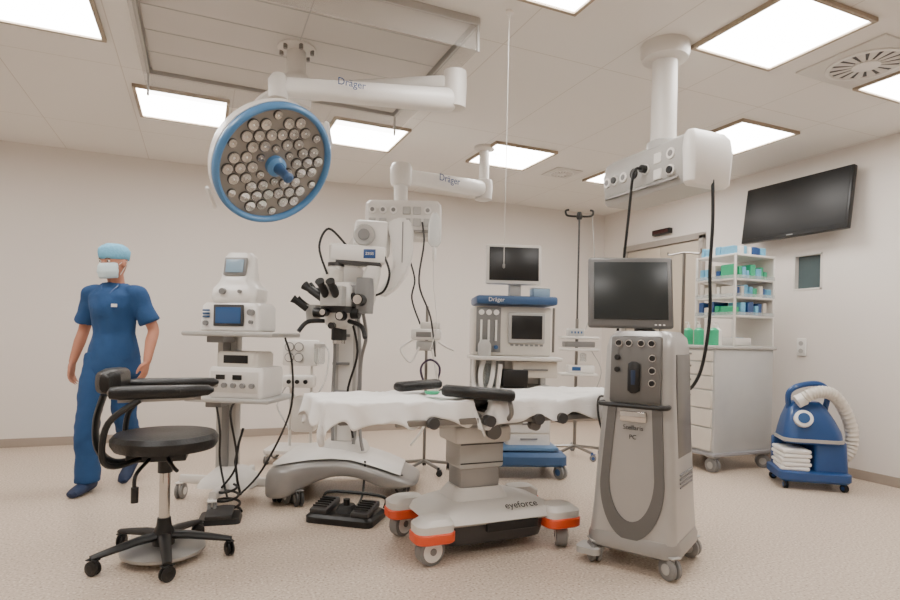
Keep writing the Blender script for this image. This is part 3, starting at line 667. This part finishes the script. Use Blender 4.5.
boxes(O,'base_panel',[((.06,-.225,.15),(.30,.02,.05))],black); text(O,'eyeforce',(.12,-.205,.243),.055,black,(35,0,0))
loft(O,'column_collar',[(.25,-.06,0,.34,.26,.05),(.29,-.06,0,.30,.22,.05),(.32,-.06,0,.26,.19,.05)],offw)
box(O,'column_lower',(-.06,0,.39),(.23,.17,.2),silver,b=.015)
box(O,'column_middle',(-.06,0,.50),(.26,.20,.16),lgray,b=.015)
boxes(O,'column_lines',[((-.06,-.101,.45),(.25,.004,.006)),((-.06,-.101,.55),(.25,.004,.006))],dgray,0)
box(O,'column_head',(-.06,0,.60),(.33,.24,.09),offw,b=.02)
boxes(O,'motor_links',[((-.06,0,.665),(.5,.2,.05)),((-.36,0,.68),(.16,.26,.04)),((.35,0,.68),(.22,.26,.04))],lgray,.008)
boxes(O,'side_rails',[((-.3,-.27,.70),(.6,.012,.03)),((.42,-.27,.70),(.7,.012,.03)),((-.3,.27,.70),(.6,.012,.03)),((.42,.27,.70),(.7,.012,.03))],steel)
boxes(O,'top_frame',[((-.5,0,.715),(.72,.5,.03)),((.45,0,.715),(.95,.5,.03))],silverd,.006)
cyls(O,'rail_clamps',[((x,-.26,.70),(x,-.31,.70),.028) for x in (-.42,-.12,.16,.3)],dgray,18)
cyls(O,'pivot_discs',[((-.02,-.13,.62),(-.02,-.16,.62),.04),((.18,-.2,.66),(.18,-.24,.66),.03)],silverd,24)
loft(O,'mattress_head',[(.73,-.56,0,.66,.48,.05),(.75,-.56,0,.70,.50,.06),(.785,-.56,0,.68,.48,.06)],leath)
loft(O,'mattress_body',[(.73,.44,0,1.1,.50,.06),(.75,.44,0,1.12,.52,.06),(.785,.44,0,1.1,.5,.06)],leath)
def drape(p,n,cx,cy,hl,hw,zt,ov,seed,m,nx=80,ny=64):
    bm=bmesh.new(); g=[]
    def hang(u,v): return ov*(1+.6*noise.noise(Vector((u*2.2+seed,v*2.2,seed))))
    for i in range(nx+1):
        row=[]
        for j in range(ny+1):
            u=-1+2*i/nx; v=-1+2*j/ny
            o_=hang(u*2,v*2); s=u*(hl+o_); t=v*(hw+o_)
            ex=max(abs(s)-hl,0); ey=max(abs(t)-hw,0); e_=math.hypot(ex,ey)
            fold=math.sin(s*24+seed)*.5+math.sin(s*47+t*13)*.35 if ey>ex else math.sin(t*24+seed)
            out=.012+.13*e_+fold*.2*e_
            x=math.copysign(min(abs(s),hl),s)+(math.copysign(out,s) if ex>0 else 0)*(ex/(e_+1e-6))
            y=math.copysign(min(abs(t),hw),t)+(math.copysign(out,t) if ey>0 else 0)*(ey/(e_+1e-6))
            rip=noise.noise(Vector((s*6+seed,t*6,0)))*.018+noise.noise(Vector((s*15,t*15,seed)))*.008
            row.append(bm.verts.new((cx+x,cy+y,zt+.004+rip*(1 if e_==0 else .4)-e_*.97)))
        g.append(row)
    for i in range(nx):
        for j in range(ny): bm.faces.new((g[i][j],g[i+1][j],g[i+1][j+1],g[i][j+1]))
    o=mk(n,bm,m,p,sharp=3); sd=o.modifiers.new('s','SOLIDIFY'); sd.thickness=.002; return o
drape(O,'sheet_head',-.56,0,.36,.25,.800,.11,3.1,sheet)
drape(O,'sheet_body',.47,0,.55,.27,.800,.12,7.7,sheet)
def pad(p,n,a,b,rx,rz,m):
    a=Vector(a);b=Vector(b);d=b-a; bm=bmesh.new()
    sweep(bm,[a,a+d*.015,a+d*.06,a+d*.5,b-d*.06,b-d*.015,b],[(rz*.3,rx*.3),(rz*.75,rx*.75),(rz,rx),(rz,rx),(rz,rx),(rz*.75,rx*.75),(rz*.3,rx*.3)],16,ref=(0,0,1),power=.75); mk(n,bm,m,p)
pad(O,'arm_pad_front',(.00,-.33,.825),(-.33,-.17,.845),.05,.03,leath)
pad(O,'arm_pad_rear',(-.22,.14,.85),(-.50,.02,.845),.045,.026,leath)
tube(O,'arm_pad_bracket',[(-.02,-.31,.80),(-.02,-.33,.74),(-.02,-.29,.70)],.012,steel)
boxes(O,'joint_gap_pad',[((-.14,0,.79),(.1,.44,.05))],leath,.01)
lathe(O,'small_green_dish',[(.03,0),(.04,.012),(.038,.014)],green,(-.36,-.12,.82))
# ================================================================ EYE SURGERY CONSOLE
E=root('eye_surgery_console',1.01,2.97,-36)
for i,(x,y) in enumerate(((-.185,-.185),(.185,-.185),(.185,.185),(-.185,.185))): caster(E,'caster_%d'%(i+1),x,y,.052,40+20*i,wm=gray,fm=lgray,top=.13)
loft(E,'base',[(.085,0,0,.40,.40,.06),(.10,0,0,.45,.45,.08),(.14,0,0,.455,.455,.08),(.17,0,0,.43,.43,.07)],silver)
loft(E,'body',[(.16,0,0,.425,.425,.05),(.30,0,.005,.405,.41,.05),(.6,0,.01,.375,.385,.05),(.9,0,.015,.345,.36,.05),(1.08,0,.015,.335,.35,.05),(1.13,0,.02,.32,.33,.06),(1.16,0,.02,.27,.28,.06)],M('console_shell','#b1afac',.33,metal=.3))
def fy(z): return -.210+(z-.16)/(1.0-.16)*.045
box(E,'front_panel',(0,fy(.98)-.008,.97),(.25,.03,.33),silverd,(-2.7,0,0),b=.02)
bm=bmesh.new()
out=[];inn=[]
n=24
for k in range(n+1):
    a=math.pi+math.pi*k/n
    out.append((.155*math.cos(a),.42+.27*math.sin(a))); inn.append((.110*math.cos(a),.45+.21*math.sin(a)))
out=[(-.13,.80)]+out+[(.13,.80)]; inn=[(-.085,.80)]+inn+[(.085,.80)]
A=[bm.verts.new((x,fy(z)-.010,z)) for x,z in out]; B=[bm.verts.new((x,fy(z)-.014,z)) for x,z in inn]
A2=[bm.verts.new((x,fy(z)+.01,z)) for x,z in out]; B2=[bm.verts.new((x,fy(z)+.01,z)) for x,z in inn]
for k in range(len(A)-1):
    bm.faces.new((A[k],A[k+1],B[k+1],B[k])); bm.faces.new((A[k],A2[k],A2[k+1],A[k+1])); bm.faces.new((B[k],B[k+1],B2[k+1],B2[k]))
mk('bib_trim',bm,M('bib_grey','#6b6a68',.35,metal=.3),E,sharp=.9)
bm=bmesh.new(); bm.faces.new([bm.verts.new((x,fy(z)-.006,z)) for x,z in inn]); mk('bib_insert',bm,M('bib_silver','#a9a7a4',.3,metal=.35),E)
bm=bmesh.new(); sweep(bm,[(0,fy(.9)-.03,.86),(0,fy(.9)-.032,.87),(0,fy(.9)-.03,1.0),(0,fy(.9)-.028,1.01)],[(.015,.01),(.03,.012),(.03,.012),(.015,.01)],20,ref=(1,0,0)); mk('cassette_slot',bm,black,E)
bm=bmesh.new(); sweep(bm,[(0,fy(.93)-.042,.90),(0,fy(.93)-.042,.97)],[(.012,.004)]*2,16,ref=(1,0,0)); mk('cassette_window',bm,M('cassette_navy','#22324c',.3),E)
yy=fy(1.07)-.02
cyls(E,'front_connectors',[((x,yy+.01,z),(x,yy-.02,z),.013) for x,z in ((-.08,1.10),(-.03,1.10),(.03,1.10),(.08,1.10),(-.085,1.03),(.085,1.03),(.085,.97),(-.085,.97),(.085,.91))],black,16)
cyls(E,'connector_rings',[((x,yy+.01,z),(x,yy-.014,z),.018) for x,z in ((-.08,1.10),(-.03,1.10),(.03,1.10),(.08,1.10),(.085,1.03),(.085,.97),(.085,.91))],chrome,16)
tube(E,'handle_bar',[(-.16,fy(.8)+.01,.80),(-.15,fy(.8)-.05,.80),(0,fy(.8)-.065,.80),(.15,fy(.8)-.05,.80),(.16,fy(.8)+.01,.80)],.012,black)
box(E,'drawer_slot',(0,fy(.74)-.018,.745),(.13,.014,.05),chrome,b=.004)
text(E,'Stellaris',(0,fy(.68)-.012,.69),.032,dgray,(88,0,0)); text(E,'PC',(0,fy(.64)-.012,.645),.03,dgray,(88,0,0))
boxes(E,'side_grooves',[((.198,.02,z),(.01,.22,.008)) for z in (.41,.43,.45,.47)],gray,.001)
box(E,'side_panel',(.178,.02,.8),(.01,.24,.5),silverd,(0,-2,0),b=.004)
mn=sub(E,'monitor',(-.075,-.06,1.355),(-10,0,29))
loft(E,'monitor_neck',[(1.14,0,.0,.12,.1,.03),(1.18,-.02,-.01,.09,.07,.03),(1.24,-.03,-.01,.09,.06,.03)],dgray)
box(mn,'monitor_case',(0,.0,0),(.42,.035,.37),M('monitor_grey','#6a6968',.35,metal=.2),b=.015,seg=3); box(mn,'screen',(0,-.019,.008),(.365,.006,.30),screen2,b=.002)
box(mn,'case_back',(0,.028,-.02),(.28,.03,.22),dgray,b=.015)
boxes(mn,'bezel_buttons',[((.12+.02*i,-.019,-.168),(.01,.004,.006)) for i in range(3)],white,0)
cyl(E,'infusion_pole',(.14,.12,1.1),(.14,.12,1.57),.008,steel); tubes(E,'pole_hooks',[[(.06,.12,1.575),(.065,.12,1.56),(.14,.12,1.57),(.215,.12,1.56),(.22,.12,1.585)]],.005,steel,k=3)
tube(E,'tubing_left',[(-.12,-.1,.80),(-.2,-.12,.82),(-.23,-.05,.7),(-.2,.0,.55)],.006,dgray)
loft(E,'pedal_tray',[(.05,-.2,-.2,.12,.12,.03),(.08,-.2,-.2,.12,.12,.03)],lgray)
# ================================================================ ANESTHESIA MACHINE
A=root('anesthesia_machine',.50,4.82,4)
for i,(x,y) in enumerate(((-.28,-.25),(.38,-.25),(-.28,.25),(.38,.25))): caster(A,'caster_%d'%(i+1),x,y,.055,30*i,wm=gray,fm=mblue,top=.14)
loft(A,'base_frame',[(.10,.05,0,.72,.56,.05),(.12,.05,0,.76,.60,.06),(.18,.05,0,.76,.60,.06),(.21,.05,0,.70,.54,.05)],mblue)
box(A,'base_tray',(.12,-.12,.235),(.48,.3,.03),M('tray_blue','#577aa1',.4),b=.01)
boxes(A,'uprights',[((-.28,.2,.75),(.05,.08,1.1)),((.32,.2,.75),(.05,.08,1.1))],lgray)
box(A,'rear_panel',(.02,.22,.8),(.62,.04,1.1),offw)
box(A,'drawer_cabinet',(.14,.03,.45),(.36,.36,.44),cream,b=.012)
boxes(A,'drawer_fronts',[((.14,-.155,.28+.12*i),(.33,.012,.108)) for i in range(4)],offw,.004)
boxes(A,'drawer_handles',[((.14,-.168,.30+.12*i),(.14,.014,.012)) for i in range(4)],gray,.003)
boxes(A,'shelf_lower',[((.02,-.05,.70),(.66,.5,.025))],lgray); box(A,'worktop',(.01,-.08,.945),(.70,.5,.03),offw,b=.01)
box(A,'work_drawer',(.16,-.06,.86),(.36,.4,.13),cream,b=.01); box(A,'work_drawer_handle',(.16,-.27,.86),(.2,.015,.015),gray)
box(A,'upper_housing',(.0,.05,1.16),(.64,.32,.40),cream,b=.02)
box(A,'ventilator_bezel',(.11,-.125,1.19),(.30,.03,.25),lgray,b=.01); box(A,'ventilator_screen',(.11,-.143,1.195),(.25,.006,.19),screen,b=.002)
box(A,'gas_panel',(-.2,-.118,1.17),(.20,.012,.36),gray,b=.004)
cyls(A,'gauges',[((-.26+.06*i,-.12,1.31),(-.26+.06*i,-.14,1.31),.022) for i in range(3)],white,18)
cyls(A,'flow_knobs',[((-.26+.06*i,-.12,1.03),(-.26+.06*i,-.155,1.03),.017) for i in range(3)],mblue,14)
cyls(A,'flow_tubes',[((-.26+.06*i,-.132,1.08),(-.26+.06*i,-.132,1.25),.009) for i in range(3)],white,10)
boxes(A,'ventilator_keys',[((-.01+.04*i,-.142,1.05),(.025,.006,.015)) for i in range(7)],gray,.001)
box(A,'top_shelf',(.02,.02,1.41),(.66,.42,.07),mblue,b=.02); text(A,'Dräger',(-.15,-.196,1.41),.045,white)
loft(A,'vaporizer_1',[(.96,-.24,-.2,.1,.1,.03),(1.05,-.24,-.2,.1,.1,.03),(1.09,-.24,-.2,.06,.06,.02)],lgray)
box(A,'monitor_stand',(.03,.02,1.50),(.1,.08,.14),lgray); 
box(A,'monitor_case',(.01,-.02,1.71),(.46,.06,.33),offw,(-4,0,0),b=.015); box(A,'monitor_screen',(.01,-.053,1.715),(.41,.006,.275),screen,(-4,0,0),b=.002)
tubes(A,'breathing_hoses',[[(-.24,-.2,.93),(-.28,-.3,.8),(-.24,-.34,.62),(-.16,-.3,.62),(-.12,-.28,.9)],[(-.16,-.2,.93),(-.2,-.32,.75),(-.28,-.3,.6),(-.32,-.2,.75),(-.32,-.2,.95)]],.018,white)
loft(A,'absorber',[(.72,-.18,-.15,.12,.14,.05),(.86,-.18,-.15,.14,.16,.06),(.92,-.18,-.15,.12,.12,.05)],clearp)
cyl(A,'absorber_core',(-.18,-.15,.72),(-.18,-.15,.9),.04,black)
box(A,'suction_unit',(.0,-.22,.79),(.2,.14,.14),black,b=.01)
cyls(A,'vent_pipe',[((.30,-.25,1.0),(.30,-.25,1.35),.01)],steel)
box(A,'supply_carton',(.24,.0,1.482),(.14,.16,.07),M('carton_blue','#8fa9c0',.6)); box(A,'carton_lid',(.24,0,1.522),(.145,.165,.012),white)
V=root('infusion_pump_stand',-.19,4.75)
for i in range(5):
    a=R(72*i+20); cyl(V,'foot_%d'%(i+1),(0,0,.09),(.2*math.cos(a),.2*math.sin(a),.06),.014,steel,seg=8); caster(V,'caster_%d'%(i+1),.21*math.cos(a),.21*math.sin(a),.025,20*i,black,black,.07)
cyl(V,'pole',(0,0,.08),(0,0,1.35),.012,steel)
box(V,'pump_housing',(0,-.06,1.12),(.24,.16,.09),white,b=.02); box(V,'pump_upper',(.03,-.06,1.19),(.16,.12,.06),offw,b=.015)
box(V,'pump_display',(-.02,-.142,1.12),(.12,.005,.04),gray,b=.001)
box(V,'bracket',(0,-.06,1.03),(.16,.12,.08),lgray,b=.015)
tubes(V,'white_hoses',[[(-.1,-.1,1.08),(-.2,-.12,1.0),(-.12,-.15,.9),(-.05,-.14,1.02)],[(.1,-.1,1.06),(.17,-.12,1.02),(.22,-.1,1.0)],[(.05,-.12,1.0),(.1,-.2,.7),(.0,-.2,.4),(-.1,-.2,.25)]],.009,white)
tubes(V,'coiled_tube',[[(.04+(.075+.006*math.sin(t*3))*math.cos(t),-.16+.002*t,.82+.10*math.sin(t)) for t in [i*.5 for i in range(60)]]],.008,purple,k=2)
tubes(V,'black_hose',[[(-.05,-.1,1.2),(-.12,-.12,1.4),(-.1,-.12,1.55),(-.14,-.1,1.7)]],.007,black)
# ================================================================ INFUSION STAND
I=root('infusion_stand',1.20,5.5)
for i in range(5):
    a=R(72*i+10); cyl(I,'foot_%d'%(i+1),(0,0,.1),(.25*math.cos(a),.25*math.sin(a),.07),.014,steel,seg=8); caster(I,'caster_%d'%(i+1),.26*math.cos(a),.26*math.sin(a),.03,20*i,gray,dblue,.08)
cyl(I,'pole_lower',(0,0,.08),(0,0,1.3),.015,steel); cyl(I,'pole_upper',(0,0,1.3),(0,0,2.30),.009,dgray)
tubes(I,'hooks',[[(0,0,2.27),(s_*.07,0,2.27),(s_*.12,0,2.28),(s_*.13,0,2.32),(s_*.10,0,2.33)] for s_ in(-1,1)],.010,black,k=4)
lathe(I,'hook_hub',[(.02,2.24),(.03,2.26),(.02,2.31)],black)
for k,z in enumerate((.78,1.01,1.12)):
    box(I,'pump_tray_%d'%(k+1),(0,-.08,z),(.34,.2,.025),offw,b=.008)
box(I,'syringe_pump_1',(.0,-.08,1.06),(.28,.14,.05),gray); box(I,'syringe_pump_2',(.02,-.08,.83),(.24,.14,.07),white); box(I,'pump_display',(-.03,-.153,.835),(.08,.005,.035),bluescr,b=0)
box(I,'monitor_module',(-.03,-.06,1.17),(.15,.1,.07),lgray); boxes(I,'module_lights',[((-.07+.03*i,-.112,1.17),(.014,.004,.02)) for i in range(4)],mblue,0)
loft(I,'bottle',[(.90,.05,-.06,.06,.06,.028),(.97,.05,-.06,.06,.06,.028),(.98,.05,-.06,.03,.03,.01)],clearp)
tubes(I,'lines',[[(.12,0,2.28),(.15,-.02,1.8),(.12,-.05,1.4),(.06,-.1,1.2)],[(.12,-.1,1.0),(.2,-.15,.8),(.1,-.1,.5)]],.004,lgray)
# ================================================================ SUCTION CART
U=root('suction_trolley',-1.27,5.0)
cyl(U,'pole_left',(-.09,0,.12),(-.09,0,1.05),.012,offw); cyl(U,'pole_right',(.09,0,.12),(.09,0,1.05),.012,offw)
box(U,'gauge_panel',(0,-.03,.94),(.30,.06,.22),white,b=.012)
cyls(U,'gauge_faces',[((x,-.06,z),(x,-.075,z),.033) for x in(-.09,-.01) for z in (.99,.90)],offw,20)
cyls(U,'gauge_rims',[((x,-.06,z),(x,-.070,z),.040) for x in(-.09,-.01) for z in (.99,.90)],gray,20)
lathe(U,'suction_jar',[(.035,.80),(.045,.82),(.045,.94),(.03,.95)],clearp,(.17,-.08,.05)); lathe(U,'jar_lid',[(.048,.99),(.048,1.02),(.02,1.035)],lgray,(.17,-.08,0))
box(U,'control_unit',(0,-.06,.70),(.26,.14,.10),white,b=.015); cyls(U,'control_knobs',[((x,-.13,.70),(x,-.15,.70),.018) for x in (-.07,0,.07)],black)
box(U,'lower_tank',(.04,-.02,.42),(.2,.16,.3),offw,b=.03)
loft(U,'base',[(.09,-.05,0,.46,.3,.05),(.12,-.05,0,.46,.3,.05),(.14,-.05,0,.40,.26,.05)],white)
for i,(x,y) in enumerate(((-.25,-.12),(.15,-.12),(.15,.12),(-.25,.12))): caster(U,'caster_%d'%(i+1),x,y,.035,30*i,gray,white,.1)
tubes(U,'tubing',[[(.17,-.08,1.03),(.25,-.1,.95),(.22,-.1,.7),(.1,-.12,.5)],[(-.1,-.1,.66),(-.16,-.15,.5),(-.05,-.15,.3)]],.007,clearp)
# ================================================================ SUPPLY CABINET
C=wroot('supply_cabinet',4.34,3.96)
for i,(x,y) in enumerate(((-.30,-.30),(.30,-.30),(.30,.30),(-.30,.30))): caster(C,'caster_%d'%(i+1),x,y,.06,45*i,wm=gray,fm=lgray,top=.15)
box(C,'plinth',(0,0,.155),(.74,.74,.035),M('plinth_grey','#98979a',.4),b=.012)
box(C,'carcass',(0,0,.61),(.70,.70,.88),M('cabinet_side','#bdbebd',.3,metal=.15),b=.008)
z=.18
zs=[]
for h in (.20,.16,.16,.12,.12,.10):
    zs.append((z+h/2,h)); z+=h
boxes(C,'drawer_fronts',[((-.357,0,zc),(.02,.66,h-.012)) for zc,h in zs],cream,.005)
boxes(C,'drawer_handles',[((-.372,0,zc+h*.15),(.016,.22,.016)) for zc,h in zs],gray,.004)
box(C,'worktop',(0,0,1.065),(.74,.74,.03),lgray,b=.01)
rx0,rx1,ry0,ry1=-.13,.34,-.34,.08; rxc=(rx0+rx1)/2; ryc=(ry0+ry1)/2; rw=rx1-rx0; rd=ry1-ry0
boxes(C,'rack_posts',[((x,y,1.48),(.02,.02,.80)) for x in(rx0,rx1) for y in (ry0,ry1)],offw,.003)
boxes(C,'rack_back',[((rx1,ryc,1.48),(.008,rd,.78))],offw,0)
boxes(C,'rack_shelves',[((rxc,ryc,z),(rw+.01,rd+.02,.018)) for z in (1.34,1.50,1.66,1.87)],white,.003)
boxes(C,'shelf_lips',[((rx0-.008,ryc,z+.02),(.006,rd,.03)) for z in (1.34,1.50,1.66)]+[((rxc,ry0-.012,z+.02),(rw,.006,.03)) for z in (1.34,1.50,1.66)],clearp,0)
cols=[green,white,dblue,cap,cream,teal]
lists={i:[] for i in range(6)}
for z in (1.349,1.509,1.669,1.879):
    for row in range(2):
        if row==0:
            x=rx0+.015
            while x<rx1-.06:
                w_=random.uniform(.035,.07); h_=random.uniform(.07,.125 if z<1.8 else .08); k=random.choice([1,3,4,0,0,5,2] if z<1.8 else [2,3,1,3,2])
                lists[k].append(((x+w_/2,ry0+.09+random.uniform(-.01,.02),z+h_/2+.001),(w_*.9,.14,h_))); x+=w_+.005
        else:
            y=ry0+.18
            while y<ry1-.05:
                w_=random.uniform(.035,.07); h_=random.uniform(.07,.125 if z<1.8 else .08); k=random.choice([1,3,4,0,2,4] if z<1.8 else [2,3,1,3])
                lists[k].append(((rx0+.11,y+w_/2,z+h_/2+.001),(.18,w_*.9,h_))); y+=w_+.005
for k,l in lists.items():
    if l: boxes(C,'stored_packs_%d'%k,l,cols[k],.004)
for k,(x,y) in enumerate(((-.30,-.28),(-.22,-.24),(-.30,-.12),(-.30,.0))):
    bt=wroot('disinfectant_bottle',4.34+x,3.96+y,1.082)
    loft(bt,'bottle',[(0,0,0,.07,.07,.02),(.13,0,0,.07,.07,.02),(.15,0,0,.03,.03,.01)],white if k==1 else green)
    cyl(bt,'cap',(0,0,.15),(0,0,.18),.014,white); tube(bt,'pump_spout',[(0,0,.18),(0,0,.2),(-.04,0,.2)],.004,white,k=2)
bn=wroot('glove_box',4.46,3.80,1.082)
box(bn,'carton',(0,0,.035),(.22,.12,.07),white); box(bn,'opening',(0,0,.071),(.1,.05,.003),cap,b=0)
# ================================================================ WARMING UNIT
B=root('patient_warming_unit',2.84,4.58,-14)
for i,(x,y) in enumerate(((-.2,-.16),(.2,-.16),(.2,.16),(-.2,.16))): caster(B,'caster_%d'%(i+1),x,y,.03,30*i,black,dblue,.08)
loft(B,'base_tray',[(.06,0,0,.46,.38,.05),(.08,0,0,.50,.42,.06),(.13,0,0,.50,.42,.06),(.14,0,0,.47,.39,.05)],dblue)
loft(B,'lower_housing',[(.13,.12,.02,.24,.34,.04),(.36,.12,.02,.22,.32,.04),(.37,.1,.02,.2,.3,.04)],dblue)
boxes(B,'rear_support',[((-.1,.15,.24),(.24,.05,.24))],dblue,.01)
loft(B,'blower_body',[(.345,0,.0,.38,.30,.06),(.37,0,0,.42,.34,.08),(.44,0,.0,.40,.33,.09),(.53,-.01,.01,.34,.29,.09),(.62,-.02,.02,.26,.22,.08),(.66,-.02,.02,.18,.16,.06)],dblue)
loft(B,'grey_collar',[(.36,0,0,.43,.35,.08),(.385,0,0,.435,.355,.085)],lgray)
cyl(B,'control_dial',(-.08,-.13,.53),(-.085,-.17,.545),.065,white,bev=.006,seg=32); cyl(B,'dial_centre',(-.085,-.17,.545),(-.087,-.18,.548),.04,bluescr)
tube(B,'carry_handle',[(-.14,.0,.60),(-.15,-.02,.72),(-.08,-.02,.78),(.06,-.0,.80),(.13,.0,.74),(.12,.02,.6)],.022,dblue)
bm=bmesh.new(); pts=cr([(-.08,-.1,.68),(-.02,-.12,.73),(.06,-.1,.745),(.15,-.05,.72),(.24,.0,.62),(.30,.02,.48),(.31,.02,.34),(.27,.02,.24),(.2,.04,.22)],12)
sweep(bm,pts,[.045+.0035*math.cos(i*2.1) for i in range(len(pts))],18); mk('air_hose',bm,cream,B)
lathe(B,'hose_cuff',[(.05,-.03),(.05,.03),(.045,.035)],white,(-.09,-.1,.675),(0,60,0))
for i in range(5): box(B,'folded_blanket_%d'%i,(-.13,-.04,.155+.033*i),(.20,.28,.03),sheet,(0,0,random.uniform(-4,4)),b=.012)
# ================================================================ TV
Tv=wroot('wall_television',XR-.005,3.61,2.34)
box(Tv,'wall_bracket',(-.04,0,0),(.08,.3,.2),black)
g=sub(Tv,'display',(-.125,0,0),(0,8,0))
box(g,'case',(0,0,0),(.05,1.02,.54),black,b=.008); box(g,'screen',(-.027,0,.008),(.004,.98,.49),M('tv_screen','#0c0c0c',.5),b=.001); box(g,'chin_logo',(-.027,0,-.253),(.004,.06,.01),gray,b=0)
# ================================================================ WORLD / CAMERA
wd=bpy.data.worlds.new('world'); scene.world=wd; wd.use_nodes=True
wd.node_tree.nodes['Background'].inputs[0].default_value=(.9,.87,.84,1); wd.node_tree.nodes['Background'].inputs[1].default_value=.3
cam=bpy.data.cameras.new('camera'); co=bpy.data.objects.new('camera',cam); COL.objects.link(co)
cam.sensor_width=36; cam.lens=36*581/900; cam.shift_y=35/900; cam.clip_start=.05
fwd=Vector((ST,CT,0)); right=Vector((CT,-ST,0)); up=Vector((0,0,1))
rl=R(1.27)
x_=right*math.cos(rl)+up*math.sin(rl); y_=-right*math.sin(rl)+up*math.cos(rl)
m=Matrix((x_,y_,-fwd)).transposed().to_4x4(); m.translation=Vector((0,0,CAMH)); co.matrix_world=m
scene.camera=co
